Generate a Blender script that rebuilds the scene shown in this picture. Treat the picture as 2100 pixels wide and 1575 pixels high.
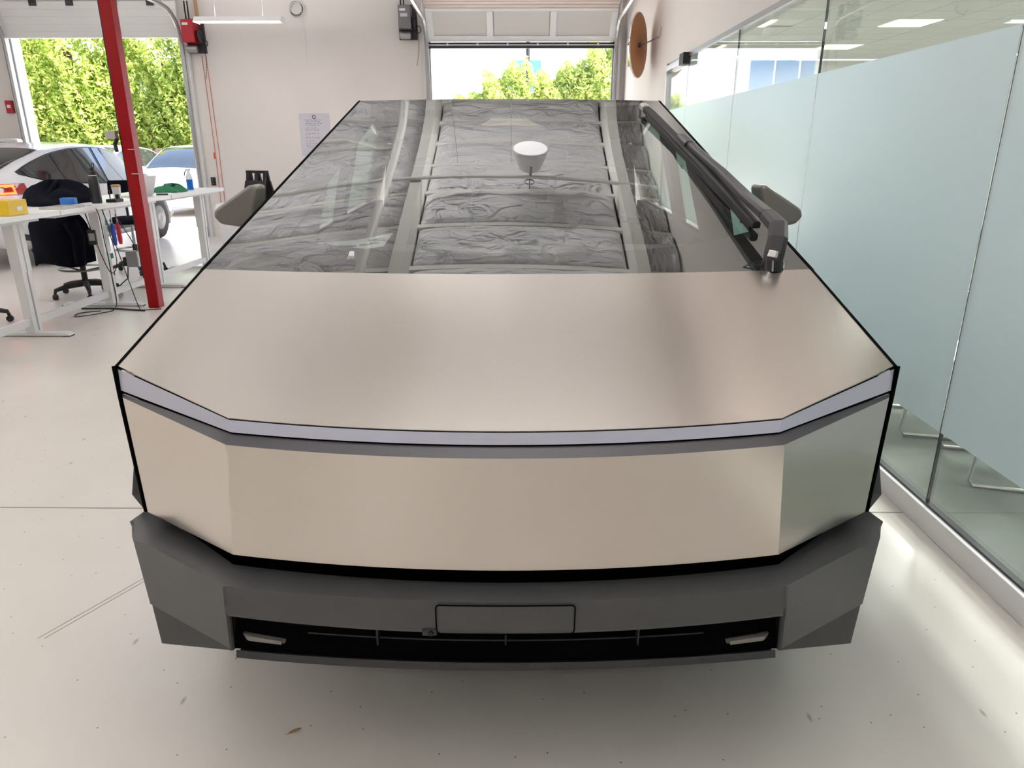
import bpy, bmesh, math, random
import numpy as np
from mathutils import Vector, Matrix
random.seed(7); rng = np.random.default_rng(7)
for o in list(bpy.data.objects): bpy.data.objects.remove(o, do_unlink=True)
S = bpy.context.scene
COL = S.collection
R = math.radians
# ------------------------------------------------------------------ camera
CAMH, YAW, PITCH, FPX = 1.55, 0.0117, R(18.5), 1456.0
cd = bpy.data.cameras.new('camera'); cam = bpy.data.objects.new('camera', cd); COL.objects.link(cam)
cam.location = (0, 0, CAMH); cam.rotation_euler = (R(90) - PITCH, 0, YAW)
cd.sensor_width = 36; cd.lens = 36 * FPX / 2100; cd.clip_end = 300; cd.clip_start = .02
S.camera = cam
# ------------------------------------------------------------------ world, sun, exposure
W = bpy.data.worlds.new('sky'); S.world = W; W.use_nodes = True
wn = W.node_tree; bg = wn.nodes['Background']
sky = wn.nodes.new('ShaderNodeTexSky'); sky.sky_type = 'NISHITA'; sky.sun_disc = False
sky.sun_elevation = R(52); sky.sun_rotation = R(60); sky.air_density = 1.0; sky.dust_density = 1.5
wn.links.new(sky.outputs[0], bg.inputs[0]); bg.inputs[1].default_value = 1.1
sd = bpy.data.lights.new('sun', 'SUN'); sd.energy = 30; sd.angle = R(.6); sd.color = (1, .96, .88)
sun = bpy.data.objects.new('sun', sd); COL.objects.link(sun)
sun.rotation_euler = Vector((-.62, .10, -.75)).to_track_quat('-Z', 'Y').to_euler()
sun.location = (20, 10, 30)
vs = S.view_settings; vs.view_transform = 'Standard'; vs.look = 'None'; vs.gamma = 1; vs.exposure = -0.27
vs.use_curve_mapping = False
STRIP_W = 150.0    # watts of the upward lamp added on each strip light; a small share goes down
# ------------------------------------------------------------------ helpers
def lin(c):
    return tuple(((v/255)/12.92 if v/255 <= .04045 else ((v/255+.055)/1.055)**2.4) for v in c)
MATS = {}
def mat(name, rgb, rough=.5, metal=0., spec=.5, var=.0, vscale=6., bump=0., bscale=40., emit=None, es=0., coat=0., trans=0., stretch=None):
    m = bpy.data.materials.new(name); m.use_nodes = True; nt = m.node_tree; b = nt.nodes['Principled BSDF']
    c = lin(rgb) + (1,)
    b.inputs['Base Color'].default_value = c; b.inputs['Roughness'].default_value = rough
    b.inputs['Metallic'].default_value = metal; b.inputs['Specular IOR Level'].default_value = spec
    b.inputs['Coat Weight'].default_value = coat; b.inputs['Coat Roughness'].default_value = .05
    if trans: b.inputs['Transmission Weight'].default_value = trans
    if emit is not None:
        b.inputs['Emission Color'].default_value = lin(emit) + (1,); b.inputs['Emission Strength'].default_value = es
    if var or bump:
        tc = nt.nodes.new('ShaderNodeTexCoord'); src = tc.outputs['Object']
        if stretch:
            mp = nt.nodes.new('ShaderNodeMapping'); mp.inputs['Scale'].default_value = stretch
            nt.links.new(src, mp.inputs[0]); src = mp.outputs[0]
    if var:
        n = nt.nodes.new('ShaderNodeTexNoise'); n.inputs['Scale'].default_value = vscale; n.inputs['Detail'].default_value = 4
        nt.links.new(src, n.inputs['Vector'])
        mx = nt.nodes.new('ShaderNodeMix'); mx.data_type = 'RGBA'
        mx.inputs[6].default_value = tuple(v*(1-var) for v in c[:3]) + (1,); mx.inputs[7].default_value = tuple(min(1, v*(1+var)) for v in c[:3]) + (1,)
        nt.links.new(n.outputs[0], mx.inputs[0]); nt.links.new(mx.outputs[2], b.inputs['Base Color'])
    if bump:
        n2 = nt.nodes.new('ShaderNodeTexNoise'); n2.inputs['Scale'].default_value = bscale; n2.inputs['Detail'].default_value = 3
        nt.links.new(src, n2.inputs['Vector'])
        bp = nt.nodes.new('ShaderNodeBump'); bp.inputs['Strength'].default_value = bump; bp.inputs['Distance'].default_value = .02
        nt.links.new(n2.outputs[0], bp.inputs['Height']); nt.links.new(bp.outputs[0], b.inputs['Normal'])
    MATS[name] = m
    return m
def glassmat(name, tint, ior=1.6, rough=0., body=None):
    m = bpy.data.materials.new(name); m.use_nodes = True; nt = m.node_tree; nt.nodes.clear()
    out = nt.nodes.new('ShaderNodeOutputMaterial'); mx = nt.nodes.new('ShaderNodeMixShader')
    fr = nt.nodes.new('ShaderNodeFresnel'); fr.inputs[0].default_value = ior
    gl = nt.nodes.new('ShaderNodeBsdfGlossy'); gl.inputs['Roughness'].default_value = rough
    tr = nt.nodes.new('ShaderNodeBsdfTransparent'); tr.inputs[0].default_value = tuple(tint) + (1,)
    # the pane is a thin sheet: use the outside Fresnel value from both sides
    geo = nt.nodes.new('ShaderNodeNewGeometry'); im = nt.nodes.new('ShaderNodeMapRange')
    im.inputs[3].default_value = ior; im.inputs[4].default_value = 1/ior
    nt.links.new(geo.outputs['Backfacing'], im.inputs[0]); nt.links.new(im.outputs[0], fr.inputs[0])
    nt.links.new(fr.outputs[0], mx.inputs[0]); nt.links.new(tr.outputs[0], mx.inputs[1]); nt.links.new(gl.outputs[0], mx.inputs[2])
    nt.links.new(mx.outputs[0], out.inputs[0]); MATS[name] = m
    return m
class MB:
    def __init__(s): s.v = []; s.f = []
    def add(s, vs, fs):
        k = len(s.v); s.v += [tuple(p) for p in vs]; s.f += [tuple(i+k for i in f) for f in fs]; return s
    def box(s, x0, x1, y0, y1, z0, z1):
        return s.add([(x0,y0,z0),(x1,y0,z0),(x1,y1,z0),(x0,y1,z0),(x0,y0,z1),(x1,y0,z1),(x1,y1,z1),(x0,y1,z1)],
                     [(0,3,2,1),(4,5,6,7),(0,1,5,4),(1,2,6,5),(2,3,7,6),(3,0,4,7)])
    def hexa(s, p8): return s.add(p8, [(0,3,2,1),(4,5,6,7),(0,1,5,4),(1,2,6,5),(2,3,7,6),(3,0,4,7)])
    def grid(s, rows, close=False):
        n = len(rows[0]); vs = [p for r in rows for p in r]; fs = []
        for i in range(len(rows)-1):
            for j in range(n - (0 if close else 1)):
                a = i*n+j; b = i*n+(j+1) % n; fs.append((a, b, b+n, a+n))
        return s.add(vs, fs)
    def prism(s, pts, d):        # polygon pts (3D) extruded by vector d
        n = len(pts); d = Vector(d); top = [tuple(Vector(p)+d) for p in pts]
        fs = [tuple(range(n))[::-1], tuple(range(n, 2*n))] + [(i, (i+1) % n, (i+1) % n + n, i+n) for i in range(n)]
        return s.add(list(pts)+top, fs)
    def tube(s, pts, r, n=8, cap=True):
        P = [Vector(p) for p in pts]; rows = []; rr = r if isinstance(r, (list, tuple)) else [r]*len(P)
        up = None
        for i, p in enumerate(P):
            t = (P[min(i+1, len(P)-1)] - P[max(i-1, 0)]).normalized()
            if up is None: up = Vector((0,0,1)) if abs(t.z) < .9 else Vector((1,0,0))
            a = t.cross(up)
            if a.length < 1e-5: a = t.cross(Vector((0,1,0)))
            a.normalize(); b = a.cross(t).normalized(); up = b
            rows.append([tuple(p + (a*math.cos(2*math.pi*k/n) + b*math.sin(2*math.pi*k/n))*rr[i]) for k in range(n)])
        k0 = len(s.v); s.grid(rows, True)
        if cap: s.f.append(tuple(k0+k for k in range(n))); s.f.append(tuple(k0+(len(P)-1)*n+k for k in range(n))[::-1])
        return s
    def lathe(s, prof, n=24, axis='Z', o=(0,0,0), close=False):   # prof: (r, h)
        rows = []
        for r, h in prof:
            row = []
            for k in range(n):
                a = 2*math.pi*k/n; c, d = r*math.cos(a), r*math.sin(a)
                p = (c, d, h) if axis == 'Z' else (h, c, d) if axis == 'X' else (c, h, d)
                row.append((p[0]+o[0], p[1]+o[1], p[2]+o[2]))
            rows.append(row)
        if close: rows.append(rows[0])
        return s.grid(rows, True)
    def mirror(s):
        n = len(s.v); s.v += [(-x, y, z) for x, y, z in s.v]; s.f += [tuple(i+n for i in f[::-1]) for f in list(s.f)]; return s
    def moved(s, dx=0, dy=0, dz=0): s.v = [(x+dx, y+dy, z+dz) for x, y, z in s.v]; return s
    def mesh(s, name, smooth=False, sharp=None):
        me = bpy.data.meshes.new(name); me.from_pydata(s.v, [], s.f)
        bm = bmesh.new(); bm.from_mesh(me); bmesh.ops.recalc_face_normals(bm, faces=bm.faces[:])
        if smooth:
            for f in bm.faces: f.smooth = True
            if sharp:
                for e in bm.edges:
                    if len(e.link_faces) < 2: e.smooth = False
                    if len(e.link_faces) == 2 and e.calc_face_angle(0) > R(sharp): e.smooth = False
        bm.to_mesh(me); bm.free(); return me
    def build(s, name, m, parent=None, smooth=False, bevel=0, sharp=None, solid=0):
        me = s.mesh(name, smooth, sharp if sharp else (40 if smooth else None))
        me.materials.append(MATS[m] if isinstance(m, str) else m)
        o = bpy.data.objects.new(name, me); COL.objects.link(o)
        if parent is not None: o.parent = parent
        if solid: md = o.modifiers.new('thick', 'SOLIDIFY'); md.thickness = solid
        if bevel:
            md = o.modifiers.new('bevel', 'BEVEL'); md.width = bevel; md.segments = 2; md.limit_method = 'ANGLE'; md.angle_limit = R(35)
        return o
def tag(o, label, cat, group=None):
    o['label'] = label; o['category'] = cat
    if group: o['group'] = group
    return o
def thing(name, label, cat, loc=(0,0,0), rz=0, group=None):
    o = bpy.data.objects.new(name, None); COL.objects.link(o); o.empty_display_size = .2
    o.location = loc; o.rotation_euler = (0, 0, rz); return tag(o, label, cat, group)
def struct(o): o['kind'] = 'structure'; return o
def lerp(a, b, t): return tuple(a[i]+(b[i]-a[i])*t for i in range(len(a)))
# ------------------------------------------------------------------ materials
mat('wall_white', (236,230,226), .65, var=.03, vscale=1.2, bump=.05, bscale=60)
mat('trim_white', (238,238,238), .4)
mat('door_white', (238,238,236), .42, var=.015)
mat('door_tan', (205,190,180), .5, var=.04, vscale=3)
mat('grey_metal', (150,150,150), .4, metal=.6, var=.08)
mat('dark_metal', (62,62,64), .45, metal=.5)
mat('galv', (168,168,168), .38, metal=.85, var=.1, vscale=15)
mat('black', (16,16,18), .55)
mat('rubber', (16,15,16), .6); mat('wiper_black', (36,33,34), .42)
mat('desk_white', (236,236,238), .35)
mat('leg_white', (226,226,226), .4)
mat('red_paint', (140,0,10), .35, spec=.25, var=.08, vscale=5)
mat('box_red', (178,22,42), .4)
mat('box_grey', (122,122,124), .45)
mat('steel', (208,200,193), .21, metal=1, var=.015, vscale=3)
mat('dark_cladding', (70,70,71), .42, var=.06, vscale=12, bump=.06, bscale=300)
mat('mirror_shell', (104,100,94), .3, var=.04)
mat('cladding_low', (48,47,48), .5, var=.06, bump=.05, bscale=300)
mat('strip_grey', (74,72,76), .4, metal=.3)
mat('lightbar', (192,192,208), .25, coat=.6)
mat('fog_grey', (84,82,80), .4); mat('fog_lens', (128,124,118), .2)
mat('gloss_black', (10,10,12), .12)
mat('void_black', (3,3,4), .9, spec=.05)
mat('interior_dark', (34,30,30), .8)
mat('interior_grey', (104,101,99), .8)
mat('paper', (240,244,242), .8)
mat('ink', (70,72,78), .8)
mat('ink_soft', (150,148,160), .8); mat('paper_grey', (214,211,220), .8)
mat('yellow_box', (222,184,20), .45)
mat('blue_box', (44,112,190), .5)
mat('silver', (200,198,196), .35, metal=.7)
mat('cloth_black', (13,15,24), .95, spec=.08, bump=.4, bscale=60)
mat('cloth_green', (24,98,62), .9, bump=.4, bscale=50)
mat('bottle_black', (30,27,32), .35)
mat('blue_liquid', (10,92,180), .2)
mat('clear_plastic', (214,224,232), .25)
mat('brass_board', (168,112,62), .55, var=.06, vscale=8)
mat('mirror_face', (230,230,230), .05, metal=1)
mat('beige_plastic', (206,184,160), .5)
mat('orange_cord', (206,120,92), .6)
mat('orange_tag', (240,92,52), .6)
mat('car_white', (226,226,232), .25, coat=.8)
mat('car_black', (20,20,24), .45)
mat('car_glass', (40,44,46), .05, spec=.8)
mat('tail_red', (150,10,14), .2, coat=.5)
mat('tail_glow', (255,60,20), .4, emit=(255,70,24), es=12)
mat('carpet', (112,116,112), .95, var=.14, vscale=22, bump=.2, bscale=400)
mat('office_wall', (222,222,216), .7)
mat('ceil_tile', (206,206,200), .85, bump=.1, bscale=90)
mat('troffer', (255,250,220), .5, emit=(255,246,205), es=1.9)
mat('tube_glow', (255,255,255), .5, emit=(255,252,246), es=6)
mat('soft_glow', (250,250,250), .5, emit=(255,255,255), es=1.6)
mat('pvc_white', (225,224,222), .4)
mat('beam_white', (226,224,220), .6, var=.05, vscale=2)
mat('concrete', (214,206,196), .85, var=.08, vscale=.7, bump=.1)
mat('facade', (246,246,250), .75)
mat('win_blue', (84,128,186), .12, spec=.7)
mat('fence_wood', (120,98,92), .9, var=.15)
mat('bark', (92,74,58), .9, bump=.4)
mat('tire', (26,25,26), .8)
mat('alloy', (70,72,76), .35, metal=.6)
mat('green_tape', (30,140,96), .6)
mat('tool_blue', (24,66,170), .5); mat('tool_red', (190,20,52), .5)
mat('wood', (176,142,98), .6)
mat('floor_joint', (158,150,142), .8)
glassmat('windshield_glass', (.70,.73,.71), 3.9)
glassmat('side_glass', (.74,.88,.82), 1.45)
glassmat('clear_glass', (.90,.94,.925), 1.7)
# insulation facing: crinkled white poly sheet
m = mat('insulation', (232,232,234), .42, spec=.4); nt = m.node_tree; b = nt.nodes['Principled BSDF']
tc = nt.nodes.new('ShaderNodeTexCoord'); mp = nt.nodes.new('ShaderNodeMapping'); mp.inputs['Scale'].default_value = (1, 2.2, 1); mp.inputs['Rotation'].default_value = (0,0,.5)
nz = nt.nodes.new('ShaderNodeTexNoise'); nz.inputs['Scale'].default_value = 3.2; nz.inputs['Detail'].default_value = 3; nz.inputs['Distortion'].default_value = 1.2
oi = nt.nodes.new('ShaderNodeObjectInfo'); va = nt.nodes.new('ShaderNodeVectorMath'); va.operation = 'ADD'
nt.links.new(tc.outputs['Object'], va.inputs[0]); nt.links.new(oi.outputs['Location'], va.inputs[1]); nt.links.new(va.outputs[0], mp.inputs[0]); nt.links.new(mp.outputs[0], nz.inputs['Vector'])
bp = nt.nodes.new('ShaderNodeBump'); bp.inputs['Strength'].default_value = 1; bp.inputs['Distance'].default_value = .16
nt.links.new(nz.outputs[0], bp.inputs['Height']); nt.links.new(bp.outputs[0], b.inputs['Normal'])
# floor: glossy pale epoxy with scuffs and specks
m = mat('epoxy', (226,218,207), .3, spec=.6); nt = m.node_tree; b = nt.nodes['Principled BSDF']
tc = nt.nodes.new('ShaderNodeTexCoord')
def nn(scale, det=4, dist=0.):
    n = nt.nodes.new('ShaderNodeTexNoise'); n.inputs['Scale'].default_value = scale; n.inputs['Detail'].default_value = det; n.inputs['Distortion'].default_value = dist
    nt.links.new(tc.outputs['Object'], n.inputs['Vector']); return n
def ramp(src, a, c, ca, cc):
    r = nt.nodes.new('ShaderNodeValToRGB'); r.color_ramp.elements[0].position = a; r.color_ramp.elements[1].position = c
    r.color_ramp.elements[0].color = ca; r.color_ramp.elements[1].color = cc; nt.links.new(src, r.inputs[0]); return r
base = ramp(nn(1.1, 6).outputs[0], .3, .7, lin((221,214,206))+(1,), lin((229,224,217))+(1,))
vo2 = nt.nodes.new('ShaderNodeTexVoronoi'); vo2.voronoi_dimensions = '2D'; vo2.inputs['Scale'].default_value = 2.3; mp2 = nt.nodes.new('ShaderNodeMapping'); mp2.inputs['Rotation'].default_value = (0,0,.7); mp2.inputs['Scale'].default_value = (1,.38,1)
nt.links.new(tc.outputs['Object'], mp2.inputs[0]); nt.links.new(mp2.outputs[0], vo2.inputs['Vector'])
sc = ramp(vo2.outputs['Distance'], .006, .018, (.6,.57,.55,1), (1,1,1,1))
vo = nt.nodes.new('ShaderNodeTexVoronoi'); vo.voronoi_dimensions = '2D'; vo.inputs['Scale'].default_value = 5.5; nt.links.new(tc.outputs['Object'], vo.inputs['Vector'])
sp = ramp(vo.outputs['Distance'], .007, .017, (.22,.2,.19,1), (1,1,1,1))
def mul(a, c):
    x = nt.nodes.new('ShaderNodeMix'); x.data_type = 'RGBA'; x.blend_type = 'MULTIPLY'; x.inputs[0].default_value = 1
    nt.links.new(a, x.inputs[6]); nt.links.new(c, x.inputs[7]); return x.outputs[2]
nt.links.new(mul(mul(base.outputs[0], sc.outputs[0]), sp.outputs[0]), b.inputs['Base Color'])
b.inputs['Roughness'].default_value = .27
# frosted film: diffuse + translucent + soft sheen
m = bpy.data.materials.new('frosted'); m.use_nodes = True; MATS['frosted'] = m; nt = m.node_tree; b = nt.nodes['Principled BSDF']
b.inputs['Base Color'].default_value = lin((226,229,231))+(1,); b.inputs['Roughness'].default_value = .28; b.inputs['Specular IOR Level'].default_value = .85
trn = nt.nodes.new('ShaderNodeBsdfTranslucent'); trn.inputs[0].default_value = lin((226,238,242))+(1,)
mx = nt.nodes.new('ShaderNodeMixShader'); mx.inputs[0].default_value = .45; o_ = nt.nodes['Material Output']
nt.links.new(b.outputs[0], mx.inputs[1]); nt.links.new(trn.outputs[0], mx.inputs[2]); nt.links.new(mx.outputs[0], o_.inputs[0])
# leaves
def leafmat(name, c1, c2):
    m = bpy.data.materials.new(name); m.use_nodes = True; MATS[name] = m; nt = m.node_tree; nt.nodes.clear()
    out = nt.nodes.new('ShaderNodeOutputMaterial'); mx = nt.nodes.new('ShaderNodeMixShader'); mx.inputs[0].default_value = .45
    d = nt.nodes.new('ShaderNodeBsdfDiffuse'); t = nt.nodes.new('ShaderNodeBsdfTranslucent')
    tc = nt.nodes.new('ShaderNodeTexCoord'); n = nt.nodes.new('ShaderNodeTexNoise'); n.inputs['Scale'].default_value = 5; n.inputs['Detail'].default_value = 5
    nt.links.new(tc.outputs['Object'], n.inputs['Vector'])
    r = nt.nodes.new('ShaderNodeValToRGB'); r.color_ramp.elements[0].position = .35; r.color_ramp.elements[1].position = .65
    r.color_ramp.elements[0].color = lin(c1)+(1,); r.color_ramp.elements[1].color = lin(c2)+(1,)
    nt.links.new(n.outputs[0], r.inputs[0]); nt.links.new(r.outputs[0], d.inputs[0]); nt.links.new(r.outputs[0], t.inputs[0])
    nt.links.new(d.outputs[0], mx.inputs[1]); nt.links.new(t.outputs[0], mx.inputs[2]); nt.links.new(mx.outputs[0], out.inputs[0])
leafmat('leaf', (124,156,56), (232,232,140)); leafmat('leaf_hedge', (140,168,84), (232,230,150))

# ================================================================== SETTING
XR, XL, YB, YF, ZC = 1.745, -11.2, 13.1, -7.0, 4.95
fl = struct(MB().box(XL, XR, YF, YB+.25, -.1, 0).build('floor', 'epoxy'))
MB().box(XL, XR, 2.84, 2.848, -.002, .0012).build('joint', 'floor_joint', fl)
MB().box(-2.6, -2.594, YF, 2.0, -.002, .0010).build('joint', 'floor_joint', fl)
for dx in (0, .022): MB().hexa([(-1.60+dx,1.95,0),(-1.597+dx,1.95,0),(-1.357+dx,2.42,0),(-1.36+dx,2.42,0),(-1.60+dx,1.95,.0008),(-1.597+dx,1.95,.0008),(-1.357+dx,2.42,.0008),(-1.36+dx,2.42,.0008)]).build('scratch', 'floor_joint', fl)
# back wall with two openings
DL, DR = (-8.62, -5.69, 3.42), (-1.55, 1.56, 3.30)
wb = MB().box(XL, DL[0], YB, YB+.25, 0, ZC+.3).box(DL[1], DR[0], YB, YB+.25, 0, ZC+.3).box(DR[1], XR+.2, YB, YB+.25, 0, ZC+.3)
wb.box(DL[0], DL[1], YB, YB+.25, DL[2], ZC+.3).box(DR[0], DR[1], YB, YB+.25, DR[2], ZC+.3)
wall_back = struct(wb.build('wall_back', 'wall_white'))
struct(MB().box(XL-.2, XL, YF, YB+.25, 0, ZC+.3).build('wall_left', 'wall_white'))
struct(MB().box(XL-.2, XR+.2, YF-.2, YF, 0, ZC+.3).build('wall_front', 'wall_white'))
GY = [-4.45, -2.65, -.85, .95, 2.75, 4.55, 6.30, 8.10, 9.15]
wr = MB().box(XR, XR+.15, YF, YB, 2.46, ZC+.3).box(XR, XR+.15, GY[-1], YB, 0, 2.46).box(XR, XR+.15, YF, GY[0], 0, 2.46)
struct(wr.build('wall_right', 'wall_white'))
kb = struct(MB().box(XR-.035, XR+.016, GY[0], GY[-1], 0, .10).build('baseboard_right', 'trim_white', bevel=.004))
ch = MB().box(XR-.014, XR+.016, GY[0], GY[-1], .10, .110).build('glass_channel', 'dark_metal', kb)
win = struct(thing('window_1', '', '')); del win['label']; del win['category']
for i in range(len(GY)-1):
    y0, y1 = GY[i]+.003, GY[i+1]-.003
    g = MB().box(XR+.0, XR+.012, y0, y1, .105, 2.44).build('glass_panel', 'clear_glass', win)
    MB().box(XR-.002, XR-.0004, y0+.006, y1-.001, .425, 1.955).build('frosted_film', 'frosted', g)
    MB().box(XR-.001, XR+.013, y1+.0005, y1+.0055, .105, 2.44).build('joint_seal', 'dark_metal', win)
MB().box(XR-.015, XR+.03, GY[0], GY[-1], 2.435, 2.475).build('head_channel', 'galv', win)
MB().box(XR-.03, XR+.14, GY[-1]-.06, GY[-1], 0, 2.47).build('end_post', 'galv', win)
MB().box(XR-.06, XR+.03, 8.14, 9.05, 2.375, 2.43).build('door_rail', 'silver', win)
MB().box(XR-.075, XR-.0, 8.02, 8.22, 2.36, 2.47).build('door_closer', 'black', win)
# office beyond the glass
OX, OZ = 9.0, 3.12
struct(MB().box(XR+.02, OX, YF, 15, -.05, .015).build('floor_office', 'carpet'))
struct(MB().box(OX, OX+.1, YF, 15, 0, OZ).build('wall_office_side', 'office_wall'))
struct(MB().box(XR+.16, OX, 15, 15.1, 0, OZ).build('wall_office_back', 'office_wall'))
struct(MB().box(XR+.16, OX, YF-.1, YF, 0, OZ).build('wall_office_front', 'office_wall'))
oc = struct(MB().box(XR+.15, OX, YF, 15, OZ+.02, OZ+.1).build('ceiling_office', 'office_wall'))
trof = [(5.2,10.6),(5.25,13.0),(3.05,10.6),(3.05,13.0),(7.3,10.6),(5.2,7.9),(3.05,7.9),(5.2,4.9),(3.05,4.6),(4.2,1.6),(4.2,-1.6)]
tile = MB().box(-.298, .298, -.298, .298, 0, .015).mesh('tile'); tile.materials.append(MATS['ceil_tile'])
for i in range(11):
    for j in range(13):
        x, y = 2.24+i*.61, 7.0+j*.61
        if x > OX-.3 or any(abs(x-a) < .5 and abs(y-c) < .5 for a, c in trof): continue
        o = bpy.data.objects.new('tile', tile); COL.objects.link(o); o.parent = oc; o.location = (x, y, OZ)
for i, (x, y) in enumerate(trof):
    t = thing('troffer_light', 'office ceiling light in the %s, %s' % ({3.05:'glass wall row', 4.2:'near part of the office', 7.3:'far side row'}.get(x, 'middle row'), {13.0:'deepest in the office', 10.6:'second from the office rear wall', 7.9:'third from the office rear wall', 4.9:'fourth from the office rear wall', 4.6:'fourth from the office rear wall', 1.6:'level with the truck bumper'}.get(y, 'behind the viewpoint')), 'ceiling light', (x, y, OZ), 0, 'office ceiling lights')
    MB().box(-.31, .31, -.31, .31, -.004, .015).build('frame', 'trim_white', t)
    for k in range(3): MB().box(-.29+k*.195, -.10+k*.195, -.29, .29, -.010, -.004).build('diffuser', 'troffer', t)
    ld = bpy.data.lights.new('troffer_lamp', 'AREA'); ld.shape = 'SQUARE'; ld.size = .56; ld.energy = 130; ld.color = (1, .98, .94)
    lo = bpy.data.objects.new('troffer_lamp', ld); COL.objects.link(lo); lo.parent = t; lo.location = (0, 0, -.02)
# ceiling: roof deck, long beams, cross purlins, crinkled insulation bays
ce = struct(MB().box(XL, XR+.2, YF, YB+.25, ZC+.32, ZC+.42).build('ceiling', 'wall_white'))
BX = [1.25-2.48*k for k in range(6)]
for x in BX: MB().box(x-.065, x+.065, YF, YB, ZC-.36, ZC+.32).build('beam', 'beam_white', ce)
PY = [-6.9+.72*k for k in range(28)]
for y in PY: MB().box(XL, XR, y-.03, y+.03, ZC-.015, ZC+.32).build('purlin', 'beam_white', ce)
bays = []
for q in range(3):
    rr_ = np.random.default_rng(40+q); ph = rr_.uniform(0, 6.28, 12); rows = []
    for j in range(21):
        v = j/20; row = []
        for i in range(57):
            u = i/56; bl = (math.sin(math.pi*v)**.55)*(min(1, 14*u, 14*(1-u))**.5)
            z = -.19*bl + .030*abs(math.sin(5*u+ph[0]+3*v))*bl + .020*abs(math.sin(11*u-6*v+ph[1]))*bl + .014*abs(math.sin(7*v+17*u*(.4+v)+ph[2]))*bl + .008*math.sin(37*u+9*v+ph[3])*bl
            row.append((-1.155+2.31*u, -.33+.66*v, z))
        rows.append(row)
    me = MB().grid(rows).mesh('insulation_bay', True); me.materials.append(MATS['insulation']); bays.append(me)
edges = [XR] + BX + [XL]
for i in range(len(edges)-1):
    x1, x0 = edges[i]-(.066 if i else 0), edges[i+1]+(.066 if i < len(edges)-2 else 0)
    for j in range(len(PY)-1):
        o = bpy.data.objects.new('insulation_bay', bays[(i*5+j*2+j//3) % 3]); COL.objects.link(o); o.parent = ce
        o.location = ((x0+x1)/2, PY[j]+.36, ZC+.02); o.scale = ((x1-x0)/2.36, 1, .8+.5*((i*7+j*3) % 5)/5)
# sprinkler pipes
pp = thing('sprinkler_pipe', 'white sprinkler main with branch lines under the insulated roof', 'pipe', (-1.56, 6, ZC-.42))
MB().tube([(0,-12.9,0),(0,7,0)], .055, 12).build('main_pipe', 'pvc_white', pp, True)
for y in (1.35, -3.4, -8):
    MB().tube([(-5,y,.08),(0,y,.02),(3.2,y,.08)], .028, 8).build('branch_pipe', 'pvc_white', pp, True)
    MB().tube([(1.7,y,.05),(1.7,y,-.12)], .014, 6).build('sprinkler_head', 'galv', pp)
MB().tube([(-2.6,2.6,.06),(-.75,2.6,.06),(-.55,2.6,.14),(-.35,2.6,.25),(0,2.6,.25)], .03, 8).build('branch_pipe', 'pvc_white', pp, True)
# pendant
pd = thing('pendant_lamp', 'round white cone pendant hanging from the roof above the truck', 'lamp', (.13, 7.55, ZC-.75))
MB().lathe([(.0,0),(.21,0),(.215,.02),(.13,.36),(.06,.42),(.02,.44)], 28).build('shade', 'trim_white', pd, True)
MB().lathe([(0,-.004),(.195,-.004),(.2,.002)], 28).build('diffuser', 'soft_glow', pd, True)
MB().tube([(0,0,.44),(0,0,.74)], .006, 6).build('cord', 'black', pd)
MB().lathe([(.06,.60),(.065,.615),(.06,.63)], 16, close=True).build('ring', 'grey_metal', pd)

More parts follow.
